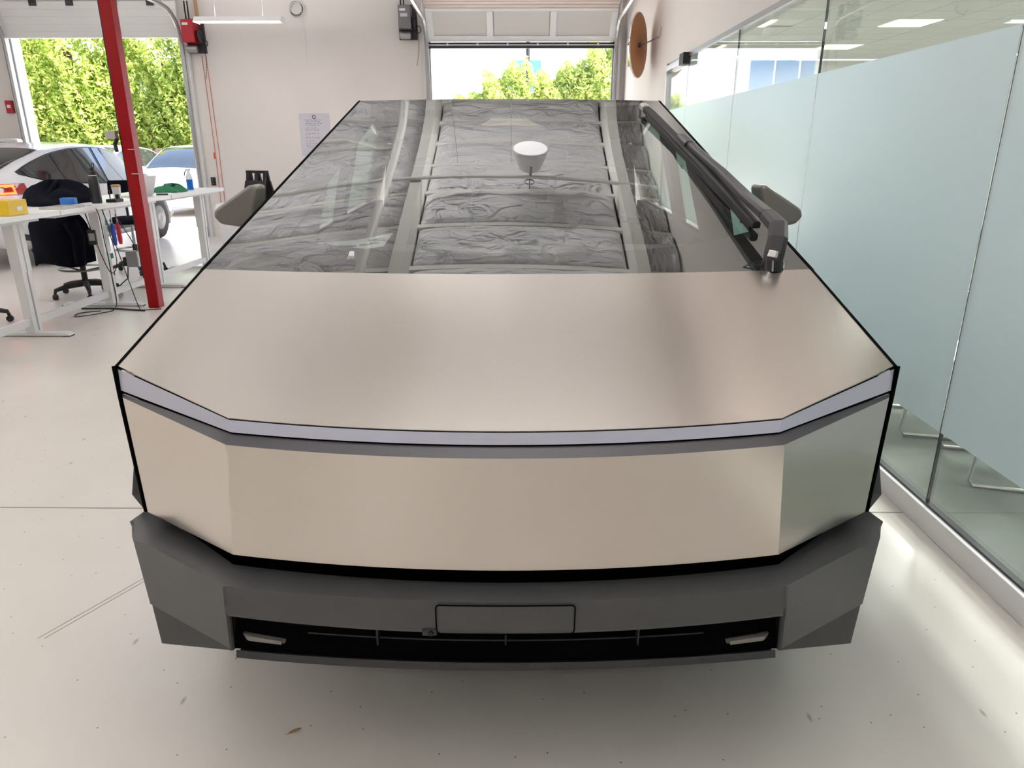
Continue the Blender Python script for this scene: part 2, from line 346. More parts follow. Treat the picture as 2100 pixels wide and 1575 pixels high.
# ================================================================== SECTIONAL DOORS
def sect_door(name, x0, x1, zb, glazed):
    d = struct(bpy.data.objects.new(name, None)); COL.objects.link(d)
    cx, w = (x0+x1)/2, (x1-x0)/2-.01
    path = [(YB-.10, zb)]; ang = [R(90), R(66), R(30), R(10), R(4), R(3), R(3)] if not glazed else [R(88), R(50), R(14), R(5), R(3), R(3), R(3)]
    H = [.10, .58, .56, .56, .56, .56, .56] if glazed else [.56]*7
    for a, h in zip(ang, H): path.append((path[-1][0]-math.cos(a)*h, path[-1][1]+math.sin(a)*h))
    for k in range(len(path)-1):
        (ya, za), (yb, zb2) = path[k], path[k+1]; a = ang[k]
        n = Vector((0, math.sin(a), math.cos(a)))*.045; tdir = Vector((0, -math.cos(a), math.sin(a))); h = H[k]-.008
        P = lambda x, t, dd: tuple(Vector((x, ya, za)) + tdir*t + n.normalized()*dd)
        def slab(nm, m, xa, xb, ta, tb, da, db, par):
            return MB().hexa([P(xa,ta,da),P(xb,ta,da),P(xb,ta,db),P(xa,ta,db),P(xa,tb,da),P(xb,tb,da),P(xb,tb,db),P(xa,tb,db)]).build(nm, m, par)
        if glazed and k == 0:
            s_ = slab('bottom_rail', 'dark_metal', cx-w, cx+w, 0, h, 0, .045, d)
            slab('seal_strip', 'trim_white', cx-w, cx+w, .045, .06, -.02, 0, s_)
            for q in range(6): slab('rail_bolt', 'trim_white', cx-w+.3+q*.5, cx-w+.33+q*.5, .04, .075, -.03, -.02, s_)
        elif glazed and k == 1:
            f = slab('glazed_section', 'door_white', cx-w, cx+w, 0, .10, 0, .045, d)
            slab('frame_rail', 'door_white', cx-w, cx+w, h-.05, h, 0, .045, f)
            for xs in (cx-w, cx-w/3-.05, cx+w/3-.05, cx+w-.10): slab('stile', 'door_white', xs, xs+.10, .10, h-.05, -.006, .045, f)
            for q in range(3): slab('pane', 'pane_frost', cx-w+.10+q*(2*w-.1)/3, cx-w+(q+1)*(2*w-.1)/3, .10, h-.05, .015, .022, f)
        else:
            sct = slab('section', 'door_tan' if glazed else 'door_white', cx-w, cx+w, 0, h, 0, .045, d)
            for q in range(1, 5): slab('rib', 'door_tan' if glazed else 'door_white', cx-w, cx+w, h*q/5-.012, h*q/5+.012, -.007, 0, sct)
            for q in range(2 if glazed else 4):
                xq = cx + ((-w/3, w/3)[q] if glazed else (-w*.62, -w*.2, w*.3, w*.72)[q])
                slab('hinge', 'door_white' if glazed else 'dark_metal', xq-.06, xq+.06, h-.07, h+.02, -.02, 0, sct)
    for sx, xx in ((-1, x0-.02), (1, x1+.02)):
        pts = [(xx, YB-.13, 0), (xx, YB-.13, zb-.1)] + [(xx, YB-.13-.5*(1-math.cos(t)), zb-.1+.5*math.sin(t)) for t in [R(15),R(30),R(45),R(60),R(75),R(90)]] + [(xx, YB-3.6, zb+.5)]
        MB().tube(pts, .035, 6).build('track', 'galv', d)
        MB().tube([(xx-.0, YB-.63, zb+.42), (xx+sx*.0, YB-.63, ZC-.3)], .018, 5).build('track_hanger', 'pvc_white', d)
    # side jamb angles
    for sx, xx in ((-1, x0), (1, x1)):
        MB().box(min(xx, xx+sx*.10), max(xx, xx+sx*.10), YB-.09, YB-.02, 0, zb+.25).build('jamb_angle', 'trim_white', d)
        MB().box(min(xx, xx-sx*.03), max(xx, xx-sx*.03), YB-.03, YB+.0, 0, zb+.2).build('weather_strip', 'grey_metal', d)
    return d
mat('pane_frost', (214,212,206), .5)
sect_door('door_1', DL[0], DL[1], 3.27, False)
sect_door('door_2', DR[0], DR[1], 3.10, True)

# ================================================================== OUTSIDE
gr = struct(MB().box(-60, 60, YB+.25, 80, -.15, -.03).build('ground', 'concrete'))
bld = thing('office_building', 'white office building with a row of blue windows across the lot', 'building', (0, 40, 0))
MB().box(-38, 30, 0, 8, -.1, 11).build('wall', 'facade', bld)
for x0, n, wd in ((-.62, 2, .84), (-13.4, 4, 1.28), (-21, 4, 1.28), (9, 4, 1.28)):
    for k in range(n):
        wdw = MB().box(x0+k*wd+.03, x0+(k+1)*wd-.03, -.04, .05, 3.6, 5.75).build('window', 'win_blue', bld)
        MB().box(x0+k*wd-.03, x0+k*wd+.03, -.08, .05, 3.55, 5.8).build('mullion', 'trim_white', wdw)
po = thing('light_pole', 'thin dark lamp pole standing before the white building', 'pole', (.30, 34, -.03))
MB().tube([(0,0,0),(0,0,9)], [.11,.08], 8).build('shaft', 'dark_metal', po, True)
MB().box(-.25, .25, -.6, .1, 9, 9.15).build('lamp_head', 'dark_metal', po)
def tree(name, label, x, y, blobs, trunk_h, n, ls, leaf, group, z0=-.03):
    t = thing(name, label, 'tree', (x, y, z0), 0, group)
    V = []; F = []
    vols = np.array([b_[3]*b_[4]*b_[5] for b_ in blobs]); vols = vols/vols.sum()
    for b_, pv in zip(blobs, vols):
        k = int(n*pv); d = rng.normal(size=(k, 3)); d /= np.linalg.norm(d, axis=1)[:, None]
        rad = rng.uniform(.55, 1.0, k)**.5; c = np.array(b_[:3]) + d*rad[:, None]*np.array(b_[3:6])*(1+.16*np.sin(d[:, [0]]*9+d[:, [2]]*7))
        c = c[c[:, 2] > .15]; k = len(c)
        a = rng.normal(size=(k, 3)); a /= np.linalg.norm(a, axis=1)[:, None]; bb = np.cross(a, rng.normal(size=(k, 3))); bb /= np.linalg.norm(bb, axis=1)[:, None]
        s = rng.uniform(.6, 1.3, k)[:, None]*ls
        q = np.stack([c-a*s, c+bb*s*.42, c+a*s, c-bb*s*.42], 1).reshape(-1, 3); V.append(q)
    V = np.concatenate(V); nf = len(V)//4
    me = bpy.data.meshes.new('foliage'); me.vertices.add(len(V)); me.vertices.foreach_set('co', V.astype(np.float32).ravel())
    me.loops.add(nf*4); me.loops.foreach_set('vertex_index', np.arange(nf*4, dtype=np.int32))
    me.polygons.add(nf); me.polygons.foreach_set('loop_start', np.arange(0, nf*4, 4, dtype=np.int32)); me.update(); me.validate()
    me.materials.append(MATS[leaf]); o = bpy.data.objects.new('foliage', me); COL.objects.link(o); o.parent = t; o['kind'] = 'stuff'
    tr = MB().tube([(0,0,0),(.05,.02,trunk_h*.5),(0,0,trunk_h)], [.14,.11,.07], 7)
    for q in range(3):
        an = q*2.1+x; tr.tube([(0,0,trunk_h*.6),(.5*math.cos(an),.5*math.sin(an),trunk_h*1.0)], [.07,.03], 5)
    tr.build('trunk', 'bark', t, True)
    return t
for i, (x, y, h) in enumerate([(-17.2,25.2,7.2),(-14.4,24.6,7.6),(-11.6,25.0,7.0),(-9.0,24.7,7.4)]):
    lab = ['leafy green tree at the far left of the left doorway', 'leafy green tree just left of the red post', 'leafy green tree just right of the red post', 'leafy green tree beside the right jamb of the left doorway'][i]
    tree('leafy_tree', lab, x, y, [(0,0,h*.62,1.9,1.5,h*.40),(-.9,-.4,h*.38,1.3,1.2,h*.28),(.9,-.5,h*.30,1.3,1.2,h*.26),(.2,-.3,h*.18,1.7,1.1,h*.15)], h*.6, 34000, .085, 'leaf', 'trees outside the left doorway')
for i, (x, y, h) in enumerate([(-4.4,29.5,2.4),(-2.5,29.0,3.1),(-.5,28.4,4.1),(1.5,28.6,4.1),(3.3,28.2,5.1)]):
    lab = ['lowest bushy tree at the left of the centre doorway', 'low bushy tree left of the blue windows', 'bushy tree in front of the blue windows', 'bushy tree right of the lamp pole', 'tallest bushy tree at the right of the centre doorway'][i]
    tree('bushy_tree', lab, x, y, [(0,0,h*.55,1.5,1.1,h*.5),(.6,-.2,h*.8,.7,.6,h*.3),(-.6,.1,h*.7,.6,.6,h*.26)], h*.6, 18000, .085, 'leaf_hedge', 'hedge trees outside the centre doorway')
for i, (x, h) in enumerate([(-9.5,2.2),(-12.5,3.4)]):
    tree('bushy_tree', ['low bushy tree reflected beside the dark windows in the glass wall', 'bushy tree standing in front of the row of four windows'][i], x, 31, [(0,0,h*.55,1.9,1.1,h*.5)], h*.6, 9000, .085, 'leaf_hedge', 'hedge trees outside the centre doorway')
fe = thing('plank_fence', 'weathered brown plank fence behind the parked cars', 'fence', (-14, 22.6, -.03))
fm = MB()
for k in range(150): fm.box(-7+k*.1, -7+k*.1+.085, 0, .02, 0, 1.5+.05*math.sin(k*2.1))
fo = fm.build('plank', 'fence_wood', fe); fo['kind'] = 'stuff'
MB().box(-7, 8, .02, .06, .4, .5).build('rail', 'fence_wood', fe); MB().box(-7, 8, .02, .06, 1.15, 1.25).build('rail', 'fence_wood', fe)

# ================================================================== STEEL PICKUP TRUCK
TY = 4.2
cyw, syw = math.cos(YAW), math.sin(YAW)
truck = thing('pickup_truck', 'angular stainless steel pickup truck with full-width light bar facing the viewer', 'truck',
              (-.015*cyw - TY*syw, -.015*syw + TY*cyw, 0), YAW)
def tb(mb, name, m, parent=None, **k):
    if parent is None: mb.moved(0, -TY, 0); parent = truck
    else: mb.moved(0, -TY, 0)
    return mb.build(name, m, parent, **k)
def curve_row(O, C, E, n=12, k=6, dz=0, dy=0, dx=0):
    """symmetric row: end E .. corner C .. centre O .. corner .. end (quadratic middle)"""
    mid = []
    for i in range(-n, n+1):
        t = i/n; mid.append((C[0]*t+dx*0, O[1]+(C[1]-O[1])*t*t+dy, O[2]+(C[2]-O[2])*t*t+dz))
    left = [(-p[0], p[1]+dy, p[2]+dz) for p in [lerp(E, C, i/k) for i in range(k)]]
    right = [(p[0], p[1]+dy, p[2]+dz) for p in [lerp(C, E, i/k) for i in range(1, k+1)]]
    return left, mid, right
def full(r): return r[0]+r[1]+r[2]
HO, HC, HA = (0,1.425,.966), (.614,1.47,.979), (.960,1.677,1.037)
BO, BC = (0,2.164,1.18), (.941,2.197,1.19)
RO, RC = (0,4.29,1.803), (.838,4.272,1.792)
LBO, LBC, LBA = (0,1.415,.933), (.609,1.46,.944), (.957,1.667,.967)
STO, STC, STA = (0,1.395,.914), (.615,1.44,.927), (.951,1.66,.959)
FBO, FBC, FBA = (0,1.41,.6265), (.641,1.455,.6405), (.952,1.68,.630)
# hood
front = full(curve_row(HO, HC, HA)); N = len(front)
rows = []
for j in range(15):
    v = j/14; row = []
    for i, p in enumerate(front):
        x1 = p[0]/HA[0]*BC[0]; q = (x1, BO[1]+(BC[1]-BO[1])*(x1/BC[0])**2, BO[2]+(BC[2]-BO[2])*(x1/BC[0])**2)
        r_ = lerp(p, q, v); cr = .006*math.sin(math.pi*v)*(1-(p[0]/HA[0])**2)
        row.append((r_[0], r_[1], r_[2]+cr))
    rows.append(row)
tb(MB().grid(rows), 'hood', 'steel', smooth=True, solid=.004)
lip = full(curve_row(HO, HC, HA))
# light bar: thin dark lip, milky bar, black gap, grey strip
def band(a, b, name, m, off=0., par=None, **k):
    ra, rb = full(curve_row(*a)), full(curve_row(*b))
    md = [lerp(p, q, .5) for p, q in zip(ra, rb)]
    return tb(MB().grid([ra, md, rb]), name, m, par, smooth=True, sharp=14, **k)
def sh(p, dy=0, dz=0): return (p[0], p[1]+dy, p[2]+dz)
T1 = [lerp(a, b, .12) for a, b in ((HO,LBO),(HC,LBC),(HA,LBA))]
T2 = [lerp(a, b, .88) for a, b in ((HO,LBO),(HC,LBC),(HA,LBA))]
band((HO,HC,HA), [sh(p,.006) for p in T1], 'hood_lip', 'strip_grey')
lb = band(T1, T2, 'light_bar', 'lightbar')
band([sh(p,.004) for p in T2], [sh(p,.006,-.001) for p in (LBO,LBC,LBA)], 'shadow_gap', 'void_black')
band([sh(p,.004,-.001) for p in (LBO,LBC,LBA)], (STO,STC,STA), 'grey_strip', 'strip_grey')
# steel fascia: three facets with hard creases
t_, b_ = curve_row(STO, STC, STA), curve_row(FBO, FBC, FBA)
fm = MB()
def facet(top, bot, n=6): fm.grid([[lerp(p, q, j/n) for p, q in zip(top, bot)] for j in range(n+1)])
facet(t_[0]+[t_[1][0]], b_[0]+[b_[1][0]]); facet(t_[1], b_[1]); facet([t_[1][-1]]+t_[2], [b_[1][-1]]+b_[2])
tb(fm, 'front_fascia', 'steel', smooth=True, sharp=10, solid=.004)
# black recess under fascia
rec = [(0,1.50,.60),(.66,1.545,.61),(.93,1.78,.61)], [(0,1.50,.50),(.66,1.545,.50),(.93,1.78,.50)]
tb(MB().grid([full(curve_row(sh(FBO,.003,.004),sh(FBC,.003,.004),sh(FBA,.003,.004))), full(curve_row(*rec[0])), full(curve_row(*rec[1]))]), 'fascia_recess', 'void_black', smooth=True)
# bumper
BT = [(0,1.428,.582),(.655,1.480,.598),(.93,1.73,.588)]
BF = [(0,1.36,.577),(.646,1.405,.588),(.97,1.62,.591)]
OUT = (1.012,1.70,.590)
BB = [(0,1.365,.493),(.652,1.41,.508)]
bm_ = MB()
rt, rf = curve_row(*BT), curve_row(*BF)
bm_.grid([full(rt), full(rf)])
bot = curve_row(BB[0], BB[1], BB[1])[1]
bm_.grid([[lerp(p, q, t) for p, q in zip(rf[1], bot)] for t in (0, .5, 1)])
bm_.grid([bot, [sh(p, .055, .012) for p in bot]])
for s in (-1, 1):
    X = lambda p: (s*p[0], p[1], p[2])
    Cl, El, Ol = (.664,1.432,.388), (.944,1.60,.400), (.985,1.70,.452)
    top = [X(lerp(BF[1], BF[2], i/6)) for i in range(7)] + [X(OUT)]; lo = [X(lerp(Cl, El, i/6)) for i in range(7)] + [X(Ol)]
    bm_.grid([[lerp(p, q, t) for p, q in zip(top, lo)] for t in (0, .33, .66, 1)])
    bm_.add([X(BF[2]), X(OUT), X((1.0,1.78,.588)), X(BT[2])], [(0,1,2,3)])
    bm_.add([X(OUT), X((1.0,1.78,.588)), X((.97,1.78,.47)), X(Ol)], [(0,1,2,3)])
    bm_.add([X(BF[1]), X(BB[1]), X((.69,1.49,.50)), X((.69,1.50,.39)), X(Cl)], [(0,1,2,3,4)])
tb(bm_, 'bumper', 'dark_cladding', smooth=True, sharp=12, solid=.006)
for s in (-1, 1):
    X = lambda p: (s*p[0], p[1], p[2])
    Cl, El, Ol = (.664,1.434,.386), (.940,1.601,.397), (.982,1.70,.450); b1, b2, b3 = (.912,1.565,.302), (.69,1.505,.335), (.93,1.68,.32)
    c_ = MB().add([X(Cl), X(El), X(b1), X(b2)], [(0,1,2,3)]).add([X(El), X(Ol), X(b3), X(b1)], [(0,1,2,3)]).add([X(b2), X(b1), X(b3), X((.68,1.7,.34))], [(0,1,2,3)])
    tb(c_, 'bumper_corner', 'cladding_low')
    fx = MB().hexa([X(p) for p in [(.532,1.425,.410),(.628,1.435,.414),(.634,1.46,.414),(.532,1.46,.410),(.528,1.423,.426),(.636,1.433,.436),(.636,1.46,.436),(.528,1.46,.426)]])
    fo_ = tb(fx, 'fog_light', 'fog_grey', bevel=.003)
    tb(MB().hexa([X(p) for p in [(.540,1.421,.4125),(.622,1.431,.4165),(.622,1.435,.4165),(.540,1.425,.4125),(.538,1.419,.4235),(.626,1.429,.432),(.626,1.433,.432),(.538,1.423,.4235)]]), 'lens', 'fog_lens', fo_)
# lower intake
gi = [sh(p, .055, .012) for p in bot]; gl = [(p[0]*1.01, p[1]+.025, .392) for p in bot]
tb(MB().grid([gi, gl]), 'intake_opening', 'void_black', smooth=True)
tb(MB().grid([[(p[0], p[1]+.015, .394+.000*p[0]) for p in bot], [(p[0], p[1]+.008, .378) for p in bot], [(p[0], p[1]+.06, .374) for p in bot]]), 'intake_lip', 'cladding_low', smooth=True, sharp=20, solid=.004)
for zz, dy in ((.468,.035), (.446,.03)):
    tb(MB().tube([(p[0]*.72, p[1]*.0+1.365+dy+.04*p[0]**2, zz+.02*p[0]**2) for p in bot], .0022, 5), 'intake_slat', 'black')
for x in (-.30, 0, .31): tb(MB().box(x-.002, x+.002, 1.385, 1.41, .44, .49), 'intake_rib', 'black')
# number plate blank with dark outline groove
def fy(x): return 1.3612+.045*(x/.646)**2
def plate_poly(w, z0, z1, r, dy):
    pts = []
    for cx, cz, a0 in ((w-r, z1-r, 0), (-w+r, z1-r, 90), (-w+r, z0+r, 180), (w-r, z0+r, 270)):
        for k in range(5):
            a = R(a0+k*22.5); pts.append((cx+r*math.cos(a), 0, cz+r*math.sin(a)))
    out = []
    for i, p in enumerate(pts):
        q = pts[(i+1) % len(pts)]; st = max(1, int(abs(q[0]-p[0])/.03))
        for k in range(st):
            t = k/st; x = p[0]+(q[0]-p[0])*t; z = p[2]+(q[2]-p[2])*t; out.append((x, fy(x)+(.577-z)*.06+dy, z))
    return out
def plate(w, z0, z1, dy0, name, m, par=None):
    mb_ = MB(); nx = 12; rows = []
    for j in range(3):
        z = z0+(z1-z0)*j/2; rows.append([(-w+2*w*i/nx, fy(-w+2*w*i/nx)+(.577-z)*.06+dy0, z) for i in range(nx+1)])
    return tb(mb_.grid(rows), name, m, par, smooth=True, solid=.003)
plp = plate(.1545, .4945, .5655, -.0035, 'number_plate_blank', 'dark_cladding')
ol = plate_poly(.158, .489, .569, .010, -.0045); ol.append(ol[0])
tb(MB().tube(ol, .0016, 5), 'outline_groove', 'void_black', plp)
fc = tb(MB().box(-.191, -.157, 1.362, 1.40, .484, .499), 'front_camera', 'cladding_low', bevel=.002)
tb(MB().lathe([(0,0),(.006,0),(.007,.006)], 14, 'Y', (-.171,1.358,.492)), 'lens', 'gloss_black', fc)
# edge trims along hood side, pillar and roof to the tail
TAIL = (.93, 7.02, 1.24)
for s in (-1, 1):
    X = lambda p: (s*p[0], p[1], p[2])
    def rail(a, b, w=.016): return [X((a[0]-w*.2,a[1],a[2]-.02)), X((a[0]+w,a[1],a[2]-.02)), X((b[0]+w,b[1],b[2]-.02)), X((b[0]-w*.2,b[1],b[2]-.02)), X((a[0]-w*.2,a[1],a[2]+.003)), X((a[0]+w,a[1],a[2]-.002)), X((b[0]+w,b[1],b[2]-.002)), X((b[0]-w*.2,b[1],b[2]+.003))]
    tb(MB().hexa(rail(HA, BC, .008)), 'hood_edge_trim', 'void_black')
    tb(MB().hexa(rail(BC, RC, .010)), 'pillar_trim', 'void_black')
    tb(MB().hexa(rail(RC, (TAIL[0]-.01, TAIL[1], TAIL[2]), .014)), 'roof_rail', 'steel')
    tb(MB().tube([X((.966,1.676,1.036)), X((.961,1.670,.962)), X((.960,1.690,.628))], .007, 6), 'fascia_edge_trim', 'void_black')
# side panels, (y,z) outlines; x by height
def sx(y, z):
    zb_ = 1.06+.10*max(0, min(1, (y-1.7)/2.5)); xb = min(1.0, .966+.034*(y-1.68)/.8) if y < 2.5 else 1.0-.07*max(0, (y-5.2)/1.8)
    if z <= zb_: return xb-.03*(zb_-z)/.6
    zt = 1.039+.29*(y-1.677) if y < 4.272 else 1.792+(1.24-1.792)*(y-4.272)/2.75
    xt = .976-.123*(y-1.677)/2.6 if y < 4.272 else .853+.087*(y-4.272)/2.75
    t = (z-zb_)/max(.02, zt-zb_); return xb+(xt-xb)*max(0, min(1, t))
def belt(y): return 1.06+.10*max(0, min(1, (y-1.7)/2.5)) + (.08*max(0, (y-4.2)/2.8))
def top(y): return (1.039+.29*(y-1.677) if y < 4.272 else 1.792+(1.24-1.792)*(y-4.272)/2.75) - .012
def sidepoly(pts, s, dx=0): return [(s*(sx(y, z)+dx), y, z) for y, z in pts]
FW, RW, WZ = 2.42, 6.02, .44
arch = lambda c: [(c-.56,.46),(c-.44,.80),(c-.22,.93),(c+.22,.93),(c+.44,.80),(c+.58,.46)]
for s in (-1, 1):
    X = lambda p: (s*p[0], p[1], p[2])
    fa, ra = arch(FW), arch(RW)
    def pan(name, pts, m='steel', dx=0, th=.02): tb(MB().prism(sidepoly(pts, s, dx), (-s*th, 0, 0)), name, m)
    pan('front_fender', [(1.70,.62)]+fa[:1]+[(1.88,.62)]+fa[1:5]+[(2.93,.62),(2.93,belt(2.93))]+[(y, min(belt(y), top(y))) for y in (2.6,2.2,1.72)])
    pan('fender_top', [(1.75,1.050),(2.93,belt(2.93)+.004),(2.62,top(2.62)),(2.2,top(2.2))])
    pan('front_door', [(2.94,.50),(4.10,.50),(4.10,belt(4.1)),(2.94,belt(2.94))])
    pan('rear_door', [(4.11,.50),(5.10,.50),(5.42,.80),(5.42,belt(5.42)),(4.11,belt(4.11))])
    pan('bed_side', [(5.43,.80)]+ra[1:5]+[(6.6,.55),(7.0,.62),(7.02,1.22),(6.2,top(6.2)),(5.43,top(5.43))])
    pan('rear_quarter_top', [(4.95,belt(4.95)+.005),(5.42,belt(5.42)+.005),(5.42,top(5.42)),(4.95,top(4.95))])
    # glass
    pan('side_window', [(2.70,belt(2.7)+.012),(4.14,belt(4.14)+.012),(4.14,top(4.14)-.03),(3.4,top(3.4)-.03),(2.78,top(2.78)-.02)], 'side_glass', -.004, .004)
    pan('side_window', [(4.20,belt(4.2)+.012),(4.94,belt(4.94)+.012),(4.94,top(4.94)-.03),(4.28,top(4.28)-.03),(4.20,top(4.2)-.03)], 'side_glass', -.004, .004)
    pan('centre_pillar', [(4.10,belt(4.1)),(4.24,belt(4.2)),(4.24,top(4.24)-.02),(4.10,top(4.1)-.02)], 'gloss_black', .001, .05)
    # interior pillar trims
    pan('window_pillar_trim', [(2.93,belt(2.93)-.1),(3.40,belt(3.4)-.1),(3.60,top(3.6)-.06),(3.0,top(3.0)-.05)], 'interior_grey', -.03, .03)
    pan('door_card', [(2.6,.6),(5.2,.6),(5.2,belt(5.2)),(2.6,belt(2.6))], 'interior_dark', -.04, .05)
    # wheel arch flares
    for c in (FW, RW):
        a1 = [(c-.61,.55),(c-.63,.63),(c-.55,.80),(c-.28,.985),(c+.28,.985),(c+.52,.80),(c+.66,.50)]; a2 = [(c-.50,.50),(c-.49,.58),(c-.41,.76),(c-.21,.88),(c+.21,.88),(c+.41,.76),(c+.52,.50)]
        o1 = [X((sx(y, z)-.005, y, z)) for y, z in a1]; o2 = [X((1.03 if z == .55 else 1.058, y+.012*(1 if y < c else -1), z-.012)) for y, z in a1]; o3 = [X((1.052, y, z)) for y, z in a2]; o4 = [X((.90, y, z)) for y, z in a2]
        tb(MB().grid([o1, o2, o3, o4]), 'wheel_flare', 'cladding_low', solid=.004)
        wh = tb(MB().lathe([(.24,.12),(.36,.14),(.42,.12),(.44,.06),(.44,-.10),(.42,-.15),(.36,-.16),(.24,-.14)], 40, 'X', (s*.86, c, WZ)), 'wheel', 'tire', smooth=True)
        tb(MB().lathe([(0,.13),(.10,.135),(.22,.12),(.27,.10),(.27,.0),(0,0)] if s > 0 else [(0,-.13),(.10,-.135),(.22,-.12),(.27,-.10),(.27,0),(0,0)], 7, 'X', (s*.87, c, WZ)), 'wheel_cover', 'car_black', wh)
    # sill
    tb(MB().box(min(s*.9,s*1.0), max(s*.9,s*1.0), 3.02, 5.42, .40, .50), 'rocker_sill', 'cladding_low', bevel=.01)
    # mirror
    mb_ = MB().prism([X(p) for p in [(.962,2.80,1.405),(.985,2.80,1.412),(1.138,2.82,1.318),(1.146,2.82,1.29),(1.122,2.82,1.262),(.99,2.80,1.245)]], (0, .13, 0))
    mr = tb(mb_, 'side_mirror', 'mirror_shell', bevel=.012, smooth=True)
    tb(MB().prism([X(p) for p in [(.99,2.932,1.395),(1.125,2.932,1.31),(1.11,2.932,1.275),(1.0,2.932,1.262)]], (0, .003, 0)), 'mirror_glass', 'mirror_face', mr)
    tb(MB().prism([X(p) for p in [(.93,2.84,1.26),(1.0,2.84,1.27),(1.0,2.84,1.30),(.93,2.84,1.30)]], (0, .07, 0)), 'mirror_stalk', 'gloss_black', mr)
# windshield
rows = []; NX = 26
for j in range(25):
    v = j/24; row = []
    for i in range(NX+1):
        t = -1+2*i/NX; a = (BC[0]*t, BO[1]+(BC[1]-BO[1])*t*t, BO[2]+(BC[2]-BO[2])*t*t); c = (RC[0]*t, RO[1]+(RC[1]-RO[1])*t*t, RO[2]+(RC[2]-RO[2])*t*t)
        p = lerp(a, c, v); row.append((p[0], p[1], p[2]+.016*math.sin(math.pi*v)*(1-t*t)))
    rows.append(row)
WS = rows
tb(MB().grid(rows), 'windshield', 'windshield_glass', smooth=True)
def wsp(t, v, d=.006):      # point just under the glass
    a = (BC[0]*t, BO[1]+(BC[1]-BO[1])*t*t, BO[2]+(BC[2]-BO[2])*t*t); c = (RC[0]*t, RO[1]+(RC[1]-RO[1])*t*t, RO[2]+(RC[2]-RO[2])*t*t)
    p = lerp(a, c, v); return (p[0], p[1]+.3*d, p[2]+.016*math.sin(math.pi*v)*(1-t*t)-d)
# dark ceramic borders and headliner behind the glass
for s in (-1, 1):
    tb(MB().grid([[wsp(s*t, v) for t in ((1, .9, .80) if s < 0 else (1, .95, .90))] for v in [k/10 for k in range(11)]]), 'glass_border', 'interior_dark', smooth=True)
tb(MB().grid([[wsp(-1+2*i/20, v*(.075+.10*abs(-1+2*i/20)**3), .010) for i in range(21)] for v in (0, .5, 1)]), 'glass_border', 'interior_dark', smooth=True)
tb(MB().grid([[wsp(-1+2*i/20, 1-v*(.055+.06*(1-(-1+2*i/20)**2)-.05*(i/20)), .012) for i in range(21)] for v in (0, .5, 1)]), 'headliner_edge', 'interior_grey', smooth=True)
# camera pod behind the glass
pod = tb(MB().prism([wsp(-.21,.755,.02), wsp(.21,.755,.02), wsp(.07,.875,.02), wsp(-.07,.875,.02)], (0, .02, -.05)), 'camera_pod', 'interior_dark')
tb(MB().prism([wsp(-.17,.763,.014), wsp(.17,.763,.014), wsp(.105,.825,.014), wsp(-.105,.825,.014)], (0, .002, -.006)), 'pod_cover', 'beige_plastic', pod)
# roof glass, bed cover, tail
tb(MB().grid([[(RC[0]*t, RO[1]+(RC[1]-RO[1])*t*t, RO[2]+(RC[2]-RO[2])*t*t) for t in [k/8-1 for k in range(17)]], [(.90*t, 5.40, 1.57+.01*(1-t*t)) for t in [k/8-1 for k in range(17)]]]), 'roof_glass', 'gloss_black', smooth=True)
tb(MB().grid([[(.90*t, 5.41, 1.565) for t in (-1,-.5,0,.5,1)], [(.92*t, 7.0, 1.235) for t in (-1,-.5,0,.5,1)]]), 'bed_cover', 'gloss_black')
for k in range(14):
    y = 5.5+k*.105; z = 1.565-(y-5.41)*.2075; tb(MB().hexa([(-.9,y,z),(.9,y,z),(.9,y+.095,z-.0197),(-.9,y+.095,z-.0197),(-.9,y,z+.006),(.9,y,z+.006),(.9,y+.095,z-.0137),(-.9,y+.095,z-.0137)]), 'cover_slat', 'gloss_black')
tb(MB().hexa([(-.93,6.98,.60),(.93,6.98,.60),(.93,7.0,.60),(-.93,7.0,.60),(-.93,7.0,1.23),(.93,7.0,1.23),(.93,7.03,1.23),(-.93,7.03,1.23)]), 'tailgate', 'steel')
tb(MB().box(-.92,.92,7.02,7.04,1.16,1.20), 'tail_light', 'tail_red')
tb(MB().box(-.96,.96,6.9,7.1,.42,.60), 'rear_bumper', 'dark_cladding', bevel=.02)
tb(MB().box(-.80,.80,1.80,6.95,.34,.62), 'underbody', 'void_black')
tb(MB().box(-.70,.70,1.56,2.2,.42,.92), 'front_structure', 'void_black')
tb(MB().box(-.945,.945,1.76,1.86,.44,.70), 'gap_filler', 'void_black')  # black filler added to stop light leaking through behind the bumper
tb(MB().box(-.62,.62,1.85,2.9,.60,1.0), 'front_trunk_tub', 'void_black')
tb(MB().box(-.90,.90,2.9,5.2,.62,.66), 'cabin_floor', 'interior_dark')
tb(MB().hexa([(-.9,5.2,.66),(.9,5.2,.66),(.9,5.25,.66),(-.9,5.25,.66),(-.84,5.3,1.585),(.84,5.3,1.585),(.84,5.36,1.575),(-.84,5.36,1.575)]), 'rear_bulkhead', 'interior_dark')
